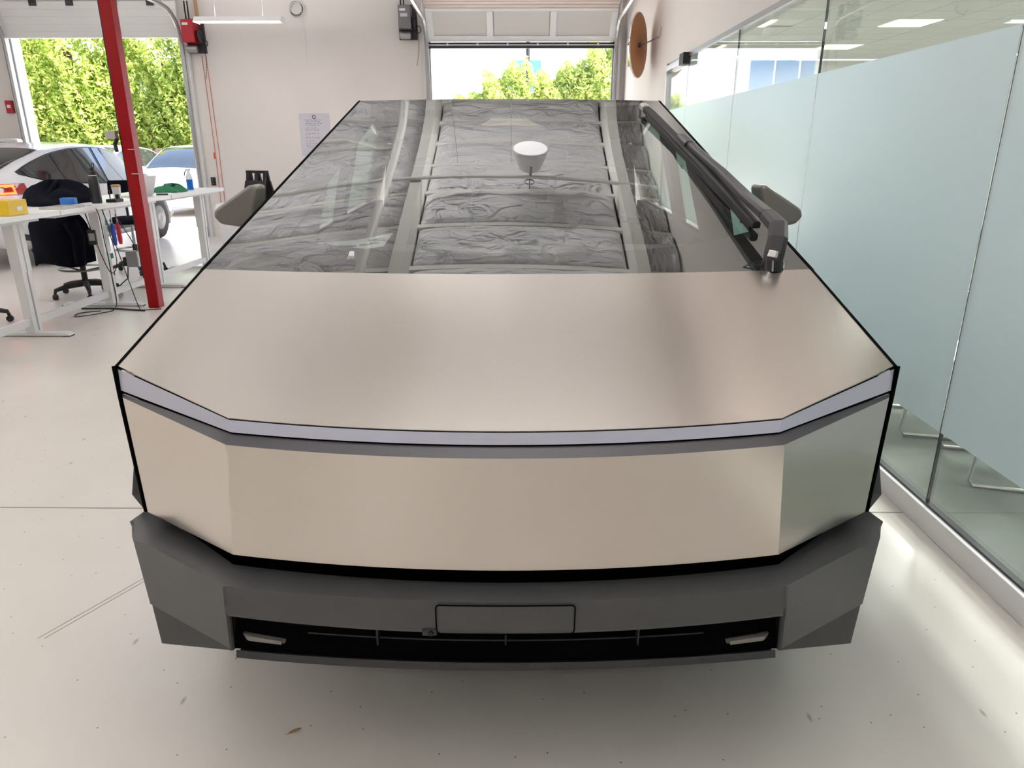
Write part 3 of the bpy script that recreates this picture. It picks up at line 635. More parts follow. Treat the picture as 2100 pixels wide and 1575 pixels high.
# dashboard
tb(MB().prism([(-.91,2.30,1.14),(-.91,2.42,1.165),(-.91,2.98,1.165),(-.91,3.04,1.13),(-.91,3.02,.95),(-.91,2.6,.75),(-.91,2.30,.80)], (1.82,0,0)), 'dashboard', 'interior_grey', bevel=.01)
for x in (-.45, .45):
    st = tb(MB().hexa([(x-.27,3.55,.85),(x+.27,3.55,.85),(x+.27,4.1,.80),(x-.27,4.1,.80),(x-.26,3.55,1.0),(x+.26,3.55,1.0),(x+.26,4.1,.95),(x-.26,4.1,.95)]), 'seat', 'interior_dark', bevel=.04)
    tb(MB().hexa([(x-.26,4.0,.9),(x+.26,4.0,.9),(x+.26,4.14,.9),(x-.26,4.14,.9),(x-.22,4.2,1.45),(x+.22,4.2,1.45),(x+.22,4.3,1.45),(x-.22,4.3,1.45)]), 'backrest', 'interior_dark', st, bevel=.04)
    tb(MB().hexa([(x-.13,4.22,1.46),(x+.13,4.22,1.46),(x+.13,4.3,1.46),(x-.13,4.3,1.46),(x-.12,4.24,1.62),(x+.12,4.24,1.62),(x+.12,4.32,1.62),(x-.12,4.32,1.62)]), 'headrest', 'interior_dark', st, bevel=.03)
tb(MB().box(-.8,.8,4.7,5.15,.66,1.0), 'rear_bench', 'interior_dark', bevel=.04)
tb(MB().hexa([(-.8,5.0,1.0),(.8,5.0,1.0),(.8,5.12,1.0),(-.8,5.12,1.0),(-.75,5.1,1.5),(.75,5.1,1.5),(.75,5.2,1.5),(-.75,5.2,1.5)]), 'rear_backrest', 'interior_dark', bevel=.04)
sw = tb(MB().tube([(.45-.18,3.35,1.08),(.45-.19,3.30,1.18),(.45-.12,3.27,1.24),(.45+.12,3.27,1.24),(.45+.19,3.30,1.18),(.45+.18,3.35,1.08),(.45,3.37,1.05),(.45-.18,3.35,1.08)], .016, 8), 'steering_wheel', 'interior_dark', smooth=True)
tb(MB().box(-.2,.2,3.02,3.04,1.0,1.22), 'centre_screen', 'gloss_black', bevel=.006)
# wiper
def wq(px, py, y):          # wiper points, worked out from their measured spots at depth y
    u = (px-1050)/FPX; v = (787.5-py)/FPX; yy = math.cos(PITCH)+v*math.sin(PITCH); zz = -math.sin(PITCH)+v*math.cos(PITCH)
    return (u*y/yy+.015, y, CAMH+zz*y/yy)
wp = tb(MB().tube([wq(1583,560,2.205), wq(1584,538,2.215)], .034, 16), 'wiper', 'gloss_black', smooth=True)
def bar(P, w, h, name, m, par, bev=.006):
    rows = []
    for i, p in enumerate(P):
        p = Vector(p); t = (Vector(P[min(i+1, len(P)-1)])-Vector(P[max(i-1, 0)])).normalized(); a = t.cross(Vector((0,-.28,.96))).normalized(); n = a.cross(t)
        wi = w[i] if isinstance(w, (list, tuple)) else w; hi = h[i] if isinstance(h, (list, tuple)) else h
        rows.append([tuple(p+a*wi*u+n*hi*v) for u, v in ((-.5,-.5),(.5,-.5),(.5,.25),(.28,.5),(-.28,.5),(-.5,.25))])
    mb2 = MB().grid(rows, True); k = len(mb2.v); mb2.f += [tuple(range(6)), tuple(range(k-6, k))]
    return tb(mb2, name, m, par, bevel=bev)
bar([wq(1583,541,2.215), wq(1588,520,2.22), wq(1595,490,2.235), wq(1596,462,2.29), wq(1575,440,2.38)], [.058,.062,.060,.058,.052], .034, 'elbow', 'wiper_black', wp, .003)
bar([wq(1574,439,2.385), wq(1530,402,2.58), wq(1478,350,2.88), wq(1405,287,3.36)], [.050,.046,.040,.034], [.03,.026,.024,.022], 'arm', 'wiper_black', wp, .003)
bar([wq(1415,298,3.28), wq(1398,282,3.42)], .05, .036, 'blade_clamp', 'wiper_black', wp, .004)
bar([wq(1552,462,2.47), wq(1490,394,2.76), wq(1412,310,3.27), wq(1335,232,3.88), wq(1326,224,3.95)], [.030,.040,.046,.046,.042], [.026,.03,.03,.028,.026], 'blade', 'rubber', wp, .004)
bar([wq(1540,462,2.50), wq(1478,396,2.78), wq(1400,316,3.27), wq(1325,238,3.86)], .010, .026, 'blade_rubber', 'black', wp, 0)
bar([wq(1326,222,3.95), wq(1319,216,4.0)], .044, .03, 'end_cap', 'silver', wp, .003)
bar([wq(1583,528,2.205), wq(1587,514,2.21)], .030, .012, 'bolt_cover', 'silver', wp, .002)
tb(MB().tube([wq(1570,548,2.21), wq(1540,540,2.215), wq(1524,548,2.21), wq(1520,558,2.20)], .002, 5), 'washer_hose', 'black', wp)
# things lying in the truck
def tw(x, y, z): return (x*cyw-y*syw-.015, x*syw+y*cyw, z)
pg = MB().grid([[(-.17+.34*u, -.105+.21*v, .003+.045*max(0, u-.55)**1.2*(1-.0*v)+.02*max(0, .15-u)*v+.028*v*u) for u in [k/12 for k in range(13)]] for v in [k/4 for k in range(5)]])
pap = thing('paper_sheet', 'white paper sheet with curled corner lying on the truck dashboard', 'paper', tw(-.645, 2.86, 1.166), YAW-.03)
pg.build('sheet', 'paper', pap, True)
for k, (u, v, l) in enumerate([(.12,.30,.04),(.26,.30,.05),(.42,.30,.06),(.55,.30,.03),(.68,.30,.05),(.80,.30,.05),(.74,.62,.05)]):
    x, y = -.17+.34*u, -.105+.21*v; z = .006+.045*max(0, u-.55)**1.2+.028*v*u
    MB().box(x, x+l, y, y+.016, z, z+.004).build('printed_mark', 'ink', pap)
fl_ = thing('striped_card', 'small red striped card standing behind the base of the windshield', 'card', tw(-.505, 2.28, 1.19), YAW)
MB().hexa([(-.014,0,0),(.014,0,0),(.014,.004,0),(-.014,.004,0),(0,.01,.042),(.014,.01,.042),(.014,.014,.042),(0,.014,.042)]).build('card', 'paper', fl_)
for k in range(4):
    MB().hexa([(-.014+k*.008,-.002,0),(-.010+k*.008,-.002,0),(-.010+k*.008,0,0),(-.014+k*.008,0,0),(-.008+k*.006,.008,.03),(-.005+k*.006,.008,.03),(-.005+k*.006,.01,.03),(-.008+k*.006,.01,.03)]).build('stripe', 'tool_red', fl_)

# ================================================================== LIGHTS OF THE HALL
def strip_light(loc, label, rz=0, L=1.26, k=1.0):
    t = thing('strip_light', label, 'ceiling light', loc, rz, 'hanging strip lights')
    h = L/2
    MB().prism([(-h,-.12,0),(-h,-.05,.07),(-h,.05,.07),(-h,.12,0),(-h,.11,0),(-h,.05,.06),(-h,-.05,.06),(-h,-.11,0)], (L,0,0)).build('housing', 'trim_white', t)
    for x in (-h-.006, h): MB().prism([(x,-.13,-.012),(x,-.05,.075),(x,.05,.075),(x,.13,-.012)], (.006,0,0)).build('end_plate', 'trim_white', t)
    for y in (-.045, .045): MB().tube([(-h+.03,y,.022),(h-.03,y,.022)], .016, 8).build('tube', 'tube_glow', t, True)
    for x in (-h*.55, h*.55): MB().tube([(x,0,.07),(x,.02,ZC-loc[2]-.1)], .003, 4).build('hanging_wire', 'grey_metal', t)
    for up, e in ((False, STRIP_W*.07), (True, STRIP_W*k)):  # the upward lamp above the housing is added to brighten the roof
        ld = bpy.data.lights.new('strip_lamp', 'AREA'); ld.shape = 'RECTANGLE'; ld.size = L*.94; ld.size_y = .2; ld.energy = e; ld.color = (1, .98, .955)
        lo = bpy.data.objects.new('strip_lamp', ld); COL.objects.link(lo); lo.parent = t; lo.location = (0, 0, .085 if up else -.016)
        if up: lo.rotation_euler = (math.pi, 0, 0)
strip_light((-4.09, 11.4, 3.26), 'lit white strip light hanging before the rear wall', k=.2)
for x, y, lab in [(-.1,1.7,'strip light hanging over the hood of the truck'), (-5.4,3.6,'strip light hanging over the floor left of the truck'), (-8.6,6.8,'strip light hanging near the left wall'),
                  (-.2,-1.8,'strip light hanging just behind the viewpoint'), (-4.6,-1.2,'strip light hanging at the near left of the hall'), (-8.6,1.0,'strip light hanging at the near left wall'), (-2.4,-5.0,'strip light hanging at the near end of the hall')]:
    strip_light((x, y, 3.2), lab, k=(1.45 if x == -.1 else 1.0) if y > 0 else .35)
strip_light((-.45, 8.1, 3.35), 'added strip light just behind the truck tail, brightening the roof', k=1.1)  # unseen strip, added to brighten the roof that the windshield mirrors
for x, y, lab in [(-4.5,7.6,'added strip light over the desks, brightening the roof')]: strip_light((x, y, 3.85), lab)  # out of view, added to lift the roof brightness near the truck

# ================================================================== REAR WALL FITTINGS
def operator(loc, body, label, sgn):
    t = thing('door_operator', label, 'door opener', loc, 0, 'chain hoist door openers')
    bx = MB().box(-.10, .10, -.30, -.06, -.02, .32).build('motor_housing', body, t, bevel=.008)
    MB().box(-.075, .02, -.303, -.30, .235, .27).build('name_label', 'paper', bx)
    MB().box(-.065, .05, -.302, -.30, .15, .20).build('name_label', 'silver' if body == 'box_grey' else 'box_red', bx)
    MB().box(-.13, .17, -.06, 0, -.16, .36).build('back_plate', 'dark_metal', t)
    MB().lathe([(0,-.10),(.055,-.10),(.06,-.08),(.06,.06),(.045,.08),(0,.08)], 16, 'X', (0,-.17,-.11)).build('motor', 'galv', t, True)
    MB().lathe([(.0,0),(.10,0),(.105,.012),(.10,.024),(0,.024)], 20, 'X', (.13,-.16,.08)).build('chain_wheel', 'dark_metal', t, True)
    ch_ = MB()
    for k in range(34):
        z = .16-k*.022; xx = .155+.05*math.sin(k*.09); ch_.lathe([(.010,-.003),(.013,0),(.010,.003)], 6, 'X' if k % 2 else 'Y', (xx, -.18, z), close=True)
    ch_.build('chain', 'black', t)
    MB().lathe([(.05,-.008),(.06,0),(.05,.008)], 18, 'Y', (.19,-.13,-.02), close=True).build('chain_coil', 'black', t)
    for dx in (-.08, -.03): MB().tube([(dx,-.1,.32),(dx,-.1,.62)], .012, 6).build('cable', 'black', t)
    return t
operator((-5.47, YB, 3.20), 'box_red', 'red boxed chain door opener beside the left doorway', 1)
operator((-1.90, YB, 3.40), 'box_grey', 'grey boxed chain door opener beside the centre doorway', 1)
cd_ = thing('conduit', 'pale cardboard-coloured conduit rising behind the red door opener', 'pipe', (-5.36, YB-.10, 3.55))
MB().tube([(0,0,0),(0,0,.40)], .028, 10).build('pipe', 'wood', cd_, True)
for i, (x0, x1, lab) in enumerate([(-5.40,-5.40,'left one of two thin orange cords down the rear wall'),(-5.33,-5.33,'right one of two thin orange cords down the rear wall')]):
    tag(MB().tube([(x0, YB-.012, 3.0), (x1+.02, YB-.012, 1.5), (x1+.01, YB-.012, .1)], .006, 5).build('orange_cord', 'orange_cord'), lab, 'cord', 'orange cords on the rear wall')
cl = thing('cable_coil', 'dark coil of cable hanging high on the rear wall', 'cable', (-3.73, YB-.03, 3.72))
for k in range(4): MB().lathe([(.10+.006*k,-.006),(.108+.006*k,0),(.10+.006*k,.006)], 20, 'Y', (.008*k, -.01*k, -.01*k), close=True).build('cable_loop', 'black' if k < 2 else 'pvc_white', cl, True)
MB().tube([(.09,-.01,-.04),(.13,-.005,-.5),(.10,-.005,-.8)], .004, 5).build('loose_end', 'pvc_white', cl)
nt_ = thing('notice_sheet', 'large printed notice sheet taped to the rear wall', 'notice', (-3.585, YB-.004, 1.75))
MB().box(-.265, .265, -.002, .002, -.36, .345).build('sheet', 'paper_grey' if 'paper_grey' in MATS else 'paper', nt_)
MB().lathe([(.022,0),(.034,0)], 20, 'Y', (0,-.004,.285)).build('printed_seal', 'ink', nt_)
for k, (w, z, h) in enumerate([(.165,.235,.012),(.15,.208,.012),(.165,.18,.012),(.145,.152,.012),(.10,.105,.007),(.15,.082,.007),(.15,.060,.007),(.13,.015,.007),(.06,-.005,.007),(.14,-.045,.007),(.14,-.065,.007),(.09,-.11,.007),(.14,-.15,.007),(.12,-.18,.007),(.14,-.21,.007)]):
    x0 = -w if k < 4 else -.165
    for q in range(int(2*w/.05)):
        MB().box(x0+q*.05, x0+q*.05+.02+.022*((k*3+q*5) % 4)/3, -.005, -.002, z-h/2, z+h/2).build('printed_word', 'ink_soft', nt_)
sw_ = thing('door_switch', 'small black push button box beside the left doorway', 'switch', (-5.47, YB, .96))
MB().box(-.035, .035, -.05, 0, -.07, .07).build('box', 'black', sw_, bevel=.004)
for z, m in ((.04,'green_tape'),(0,'green_tape'),(-.04,'tool_red')): MB().lathe([(0,-.058),(.012,-.058),(.012,-.05)], 10, 'Y', (0,0,z)).build('button', m, sw_)
tag(MB().box(-5.42,-5.38,YB-.004,YB-.001,1.34,1.45).build('warning_tag', 'orange_tag'), 'small orange tag taped to the rear wall', 'tag')
th = thing('thermostat', 'small beige wall box under the round mirror on the right wall', 'thermostat', (XR, 12.56, 2.86))
MB().box(-.03, 0, -.09, .09, -.09, .09).build('box', 'beige_plastic', th, bevel=.006)
cm = thing('convex_mirror', 'round safety mirror showing its brown back, bracketed off the right wall', 'mirror', (XR, 9.9, 2.80))
dm = MB().lathe([(.0,.0),(.39,.0),(.40,.012),(.40,.02),(.33,.055),(.2,.085),(0,.095)], 40, 'Y')
dm.f.append(tuple(range(40))); 
do = MB().lathe([(0,0),(.385,0),(.385,.006),(0,.006)], 40, 'Y').build('backing_board', 'brass_board', cm, True); do.location = (-.21,.30,0); do.rotation_euler = (0, 0, R(65))
dg = MB().lathe([(.388,-.002),(.40,.004),(.40,.012),(.33,.05),(.2,.08),(0,.09)], 40, 'Y').build('mirror_dome', 'mirror_face', cm, True); dg.location = (-.21,.30,0); dg.rotation_euler = (0, 0, R(65))
MB().tube([(-.205,.29,0),(-.16,.20,.0),(-.02,-.1,.05),(-.005,-.1,.16)], .008, 6).build('bracket', 'galv', cm, True)
MB().lathe([(0,-.03),(.03,-.02),(.03,0)], 12, 'Y', (-.205,.29,0)).build('ball_joint', 'dark_metal', cm)

# ================================================================== RED POST
rp = thing('steel_post', 'tall red painted square steel post among the desks', 'post', (-3.70, 7.06, 0))
MB().box(-.055, .055, -.055, .055, 0, ZC-.3).build('shaft', 'red_paint', rp, bevel=.006)
MB().box(-.075, -.057, -.03, .03, .3, ZC-.4).build('cable_cover', 'black', rp)
for z in (1.30, 1.52): MB().box(-.005, .057, -.058, -.055, z, z+.006).build('scrape_mark', 'paper', rp)
wcam = thing('web_camera', 'small grey camera clipped to the left of the red post', 'camera', (-3.70-.08, 6.99, 1.62))
MB().box(-.09, .0, -.03, .03, -.0, .07).build('body', 'silver', wcam, bevel=.004)
MB().tube([(0,0,.0),(-.03,0,-.05),(-.02,0,-.12)], .018, 6).build('clamp', 'black', wcam)

# ================================================================== DESKS
def desk(y0, y1, legs, label, stretch):
    t = thing('standing_desk', label, 'desk', (-4.32, (y0+y1)/2, 0), 0, 'row of white standing desks'); cy = (y0+y1)/2
    MB().box(-.38, .38, y0-cy+.004, y1-cy-.004, .990, 1.032).build('tabletop', 'desk_white', t, bevel=.003)
    for yl in legs:
        y = yl-cy
        lg = MB().box(.10, .18, y-.055, y+.055, .035, .99).build('leg', 'leg_white', t, bevel=.004)
        MB().box(.18, .183, y-.008, y+.008, .05, .98).build('groove', 'grey_metal', lg)
        MB().box(.094, .186, y-.062, y+.062, .55, .99).build('outer_sleeve', 'leg_white', lg)
        MB().box(.18, .1865, y-.008, y+.008, .55, .98).build('sleeve_groove', 'grey_metal', lg)
        MB().prism([(-.36,y-.04,.008),(-.33,y-.04,.035),(.42,y-.04,.035),(.46,y-.04,.015),(.46,y-.04,.008)], (0,.08,0)).build('foot', 'leg_white', t, bevel=.004)
        for x in (-.33, .43): MB().box(x-.04, x+.03, y-.03, y+.03, 0, .010).build('foot_pad', 'rubber', t)
    for a, c in stretch: MB().box(.12, .16, a-cy, c-cy, .10, .16).build('stretcher', 'leg_white', t)
    MB().box(-.25, .25, y0-cy+.1, y1-cy-.1, .955, .99).build('cross_frame', 'leg_white', t)
    return t
desk(4.55, 6.18, [5.90], 'near white standing desk at the left edge holding the yellow box', [(4.6, 5.85)])
desk(6.19, 8.22, [7.12, 8.14], 'middle white standing desk beside the red post', [(5.97, 7.06), (7.18, 8.08)])
desk(8.23, 9.72, [9.45], 'far white standing desk holding the green cloth', [(8.2, 9.4)])
DZ = 1.033
def stool(x, y, rz, label, back=True):
    t = thing('drafting_stool', label, 'stool', (x, y, 0), rz, 'black drafting stools at the desks')
    b = MB()
    for k in range(5):
        a = 2*math.pi*k/5; c, s = math.cos(a), math.sin(a)
        MB().tube([(.03*c,.03*s,.14),(.2*c,.2*s,.125),(.31*c,.31*s,.10),(.32*c,.32*s,.06)], [.035,.026,.02,.016], 8).build('base_arm', 'black', t, True)
        MB().lathe([(.0,-.022),(.026,-.022),(.03,-.012),(.03,.012),(.026,.022),(0,.022)], 14, 'X' if k % 2 else 'Y', (.32*c,.32*s,.031)).build('caster', 'rubber', t, True)
    MB().tube([(0,0,.12),(0,0,.36)], .03, 12).build('lower_column', 'black', t, True); MB().tube([(0,0,.36),(0,0,.62)], .016, 10).build('gas_lift', 'galv', t, True)
    MB().lathe([(.225,-.011),(.236,0),(.225,.011),(.214,0)], 32, 'Z', (0,0,.30), close=True).build('foot_ring', 'galv', t, True)
    for k in range(3):
        a = 2*math.pi*k/3+.4; MB().tube([(.03*math.cos(a),.03*math.sin(a),.27),(.22*math.cos(a),.22*math.sin(a),.30)], .010, 6).build('ring_spoke', 'black', t, True)
    MB().lathe([(0,.62),(.20,.625),(.235,.65),(.235,.68),(.20,.705),(0,.71)], 28).build('seat', 'cloth_black', t, True)
    if back:
        MB().tube([(-.1,0,.63),(-.26,0,.66),(-.28,0,.85)], .016, 6).build('back_support', 'black', t, True)
        MB().hexa([(-.30,-.2,.82),(-.26,-.2,.82),(-.26,.2,.82),(-.30,.2,.82),(-.33,-.17,1.14),(-.29,-.17,1.14),(-.29,.17,1.14),(-.33,.17,1.14)]).build('backrest', 'cloth_black', t, bevel=.02)
    return t
stool(-5.05, 6.30, .35, 'black drafting stool cut off by the left edge under the near desk', False)
stool(-4.74, 7.64, .3, 'black drafting stool with a jacket over it behind the middle desk')
stool(-4.95, 9.15, -1.0, 'black drafting stool just right of the red post')
# jacket over the stool back: a draped sheet with folds
jx, jy = -4.84, 7.50
jk = thing('black_jacket', 'black jacket draped over a stool, hanging below the middle desk', 'jacket', (jx, jy, .36))
rows = []
for j in range(22):
    v = j/21; row = []
    for i in range(33):
        a = 2*math.pi*i/32; zz = .02+1.0*v if v < .8 else .82+.20*math.sin((v-.8)/.2*math.pi/2)
        rx = (.30-.02*v+.025*math.sin(5*a+3*v)+.012*math.sin(11*a)); ry = .17+.02*math.sin(4*a+6*v)
        k = 1.0 if v < .62 else max(.02, 1-((v-.62)/.38)**2.2)
        row.append((rx*k*math.cos(a)+.05*v*math.sin(2*a), ry*k*math.sin(a), .60*zz+.02*math.sin(3*a+1)*(1-v)))
    rows.append(row)
MB().grid(rows, True).build('body', 'cloth_black', jk, True)
MB().tube([(.22,-.12,.46),(.30,-.16,.30),(.26,-.15,.03)], [.07,.06,.05], 10).build('sleeve', 'cloth_black', jk, True)
MB().tube([(-.10,-.04,.56),(0,-.07,.585),(.12,-.04,.57),(.2,0,.53)], [.02,.03,.03,.02], 10).build('collar', 'cloth_black', jk, True)
# clothes heap on the desk
def heap(name, label, cat, loc, m, sx_, sy_, h, seed, group=None):
    t = thing(name, label, cat, loc); r_ = np.random.default_rng(seed); ph = r_.uniform(0, 6.28, 8); rows = []
    for j in range(16):
        v = j/15; row = []
        for i in range(40):
            a = 2*math.pi*i/40; rad = 1-v**1.6; z = h*math.sin(v*math.pi/2)*(.78+.22*math.sin(2*a+ph[0]))
            z += h*.10*math.sin(5*a+6*v+ph[1])*math.sin(v*3.1); rr2 = rad*(1+.10*math.sin(3*a+ph[2])+.05*math.sin(7*a+ph[3]))
            row.append((sx_*rr2*math.cos(a), sy_*rr2*math.sin(a), max(0, z)))
        rows.append(row)
    MB().grid(rows, True).build('folded_cloth', m, t, True)
    for k in range(3):
        a = k*2.2+ph[5]; MB().tube([(sx_*.75*math.cos(a),sy_*.75*math.sin(a),.02),(sx_*.4*math.cos(a+.5),sy_*.4*math.sin(a+.5),h*.75),(sx_*.1,0,h*.95)], [.012,.022,.012], 8).build('fold', m, t, True)
    return t
heap('hooded_sweatshirt', 'dark navy sweatshirt heaped on the middle desk behind the blue box', 'clothing', (-4.45, 6.98, DZ), 'cloth_black', .26, .42, .22, 3)
heap('green_cloth', 'crumpled green cloth on the far desk', 'cloth', (-4.20, 8.78, DZ), 'cloth_green', .18, .26, .10, 5)
# things on the desks
yb = thing('yellow_box', 'yellow cardboard box at the left edge of the near desk', 'box', (-4.22, 5.72, DZ), .05)
MB().box(-.20, .24, -.12, .12, 0, .115).build('carton', 'yellow_box', yb, bevel=.003)
MB().box(-.19, .23, -.11, .11, .1151, .117).build('lid', 'yellow_box', yb); MB().box(.241, .2425, -.02, .05, .035, .065).build('sticker', 'paper', yb)
lp = thing('closed_laptop', 'closed silver laptop lying flat beside the blue box', 'laptop', (-4.06, 6.42, DZ), R(88))
MB().box(-.155, .155, -.11, .11, 0, .010).build('base', 'silver', lp, bevel=.003); MB().box(-.155, .155, -.11, .11, .011, .017).build('lid', 'silver', lp, bevel=.002)
bb_ = thing('blue_box', 'small bright blue box on the middle desk before the dark clothes', 'box', (-4.12, 6.62, DZ+.018), .2)
MB().box(-.06, .06, -.04, .04, 0, .055).build('carton', 'blue_box', bb_, bevel=.003); MB().box(.0, .061, -.042, -.04, .01, .045).build('label_panel', 'blue_box', bb_)
bt = thing('water_bottle', 'tall black insulated bottle left of the red post', 'bottle', (-4.07, 6.98, DZ))
MB().lathe([(0,0),(.044,0),(.046,.01),(.046,.21),(.040,.235),(.028,.25),(.028,.255)], 24).build('body', 'bottle_black', bt, True)
MB().lathe([(.034,.25),(.034,.285),(.026,.295),(.018,.30),(.018,.325),(0,.325)], 20).build('cap', 'black', bt, True)
MB().tube([(.0,0,.30),(.028,0,.335),(.034,0,.365),(.02,0,.372),(.006,0,.345),(.004,0,.31)], .004, 6).build('carry_loop', 'black', bt, True)
MB().lathe([(.035,.252),(.0365,.256),(.035,.260)], 20, close=True).build('neck_ring', 'silver', bt)
ts = thing('label_stand', 'small black desk stand between the bottle and the red post', 'stand', (-3.98, 7.12, DZ))
MB().box(-.05, .05, -.06, .08, 0, .03).build('base', 'black', ts, bevel=.004); MB().tube([(-.02,-.03,.03),(-.02,-.03,.12)], .005, 6).build('peg', 'black', ts); MB().box(.0,.03,.03,.06,.03,.07).build('clip', 'black', ts)
pc = thing('paper_cup', 'pale paper cup just left of the red post', 'cup', (-4.02, 7.26, DZ))
MB().lathe([(0,0),(.030,0),(.042,.14)], 20).build('cup', 'trim_white', pc, True); MB().lathe([(.044,.138),(.044,.152),(.036,.158),(0,.158)], 20).build('lid', 'wood', pc, True)
ol_ = thing('open_laptop', 'open silver laptop seen from behind, right of the red post', 'laptop', (-4.12, 7.92, DZ), R(78))
MB().box(-.155, .155, -.02, .20, 0, .012).build('base', 'silver', ol_, bevel=.003)
MB().hexa([(-.155,-.03,.012),(.155,-.03,.012),(.155,-.022,.012),(-.155,-.022,.012),(-.155,-.10,.215),(.155,-.10,.215),(.155,-.092,.217),(-.155,-.092,.217)]).build('screen_lid', 'silver', ol_, bevel=.002)
np_ = thing('note_pad', 'pale yellow note pad on the desk right of the open laptop', 'note pad', (-4.04, 8.26, DZ), .3)
MB().box(-.06, .06, -.11, .11, 0, .012).build('pages', 'paper', np_); MB().box(-.06, .06, -.115, -.10, 0, .018).build('binding', 'dark_metal', np_)
pn = thing('ballpoint_pen', 'slim dark pen lying on the desk before the green cloth', 'pen', (-4.00, 8.52, DZ), .3)
MB().tube([(0,-.07,.006),(0,.06,.006)], .005, 8).build('barrel', 'silver', pn); MB().tube([(0,.06,.006),(0,.08,.006)], [.005,.001], 8).build('tip', 'black', pn)
sb = thing('spray_bottle', 'spray bottle half full of blue liquid at the far desk end', 'bottle', (-4.16, 9.22, DZ))
MB().lathe([(0,0),(.038,0),(.04,.01),(.04,.125)], 20).build('liquid', 'blue_liquid', sb, True)
MB().lathe([(.04,.125),(.038,.16),(.02,.205),(.014,.22)], 20).build('neck', 'clear_plastic', sb, True)
MB().box(-.035, .03, -.012, .012, .22, .255).build('nozzle_head', 'trim_white', sb, bevel=.004); MB().tube([(-.03,0,.235),(-.05,0,.20),(-.055,0,.17)], .007, 6).build('trigger', 'dark_metal', sb)
# cables, bricks and tools under the desks
def cable(pts, label, m='black', r=.0045):
    # smooth through points (Catmull-Rom)
    P = [Vector(p) for p in pts]; P = [P[0]*2-P[1]]+P+[P[-1]*2-P[-2]]; out = []
    for i in range(1, len(P)-2):
        for k in range(6):
            t = k/6; a, b, c, d = P[i-1], P[i], P[i+1], P[i+2]
            out.append(tuple(.5*((2*b)+(c-a)*t+(2*a-5*b+4*c-d)*t*t+(3*b-a-3*c+d)*t**3)))
    out.append(tuple(P[-2]))
    return tag(MB().tube(out, r, 6).build('power_cable', m, None, True), label, 'cable', 'loose cables under the desks')
cable([(-4.02,6.62,1.03),(-3.94,6.72,1.00),(-3.95,6.78,.7),(-3.98,6.85,.35),(-4.02,6.9,.04),(-4.1,6.75,.006),(-4.25,6.6,.006),(-4.3,6.75,.006),(-4.15,6.85,.006)], 'thin cable dropping from the desk edge and curling on the floor before the stool')
cable([(-4.2,6.95,.98),(-4.15,7.0,.6),(-4.1,7.05,.35),(-4.05,7.1,.45),(-4.1,7.15,.75)], 'black cable looping down beside the middle leg')
cable([(-4.05,7.0,.98),(-3.98,7.02,.6),(-3.9,7.0,.25),(-3.82,6.95,.02),(-3.75,6.9,.006),(-3.6,6.95,.006)], 'long thin cable hanging to the floor beside the red post')
cable([(-4.4,6.95,.006),(-4.1,6.95,.008),(-3.9,6.9,.008),(-3.72,6.86,.008)], 'thick black lead lying on the floor at the foot of the red post', 'black', .010)
cable([(-4.1,7.3,.9),(-4.0,7.4,.55),(-4.05,7.5,.3),(-3.95,7.6,.35),(-4.0,7.7,.6)], 'black cable tangled behind the red post')
br = thing('power_brick', 'black power adapter hanging under the middle desk', 'power adapter', (-4.12, 6.88, .72), .3)
MB().box(-.035, .035, -.02, .02, -.07, .07).build('case', 'black', br, bevel=.006); MB().box(-.025, .025, -.0215, -.02, -.03, .04).build('rating_label', 'grey_metal', br); MB().tube([(0,0,.07),(-.03,.02,.25)], .004, 5).build('lead', 'black', br)
pb = thing('power_strip', 'grey power box mounted low behind the red post', 'power strip', (-4.02, 7.38, .36))
MB().box(-.06, .06, -.05, .05, 0, .16).build('case', 'grey_metal', pb, bevel=.006); MB().box(-.10,-.06,-.04,.04,.01,.10).build('plug', 'black', pb); MB().tube([(-.08,0,.01),(-.1,0,-.12),(-.2,.0,-.2)], .006, 6).build('lead', 'black', pb)
for i, (y, m, lab) in enumerate([(7.22,'tool_blue','blue handled tool hanging under the desk left of the red post'),(7.32,'tool_red','red handled tool hanging under the desk left of the red post')]):
    tl = thing('hand_tool', lab, 'tool', (-4.10, y, .60), 0, 'tools hanging under the desk')
    MB().tube([(0,0,0),(0,0,.05),(0,0,.18),(0,0,.22)], [.016,.024,.02,.012], 8).build('handle', m, tl, True); MB().tube([(0,0,.22),(0,0,.36)], .006, 6).build('shank', 'galv', tl)
for i, (y, z) in enumerate([(7.185,.83),(7.185,.50)]):
    tag(MB().box(-4.14,-4.133,y-.02,y+.02,z-.025,z+.025).build('green_tape', 'green_tape'), ['upper','lower'][i]+' scrap of green tape on the middle desk leg', 'tape', 'green tape on the desk leg')
# bin and folded sign by the rear wall
bn = thing('waste_bin', 'white lidded waste bin standing by the rear wall beyond the desks', 'bin', (-4.75, 12.0, 0))
MB().hexa([(-.18,-.15,0),(.18,-.15,0),(.18,.15,0),(-.18,.15,0),(-.22,-.19,.50),(.22,-.19,.50),(.22,.19,.50),(-.22,.19,.50)]).build('body', 'trim_white', bn, bevel=.02)
MB().box(-.225,.225,-.195,.195,.50,.525).build('gap', 'dark_metal', bn); MB().prism([(-.24,-.21,.525),(-.24,-.21,.57),(-.24,-.12,.66),(-.24,.21,.66),(-.24,.21,.525)], (.48,0,0)).build('lid', 'trim_white', bn, bevel=.02)
MB().box(-.06,.06,-.185,-.17,.42,.45).build('handle_recess', 'grey_metal', bn)
sg = thing('floor_sign', 'folded black plastic A-frame sign behind the left mirror', 'sign', (-4.05, 11.3, 0), R(-25))
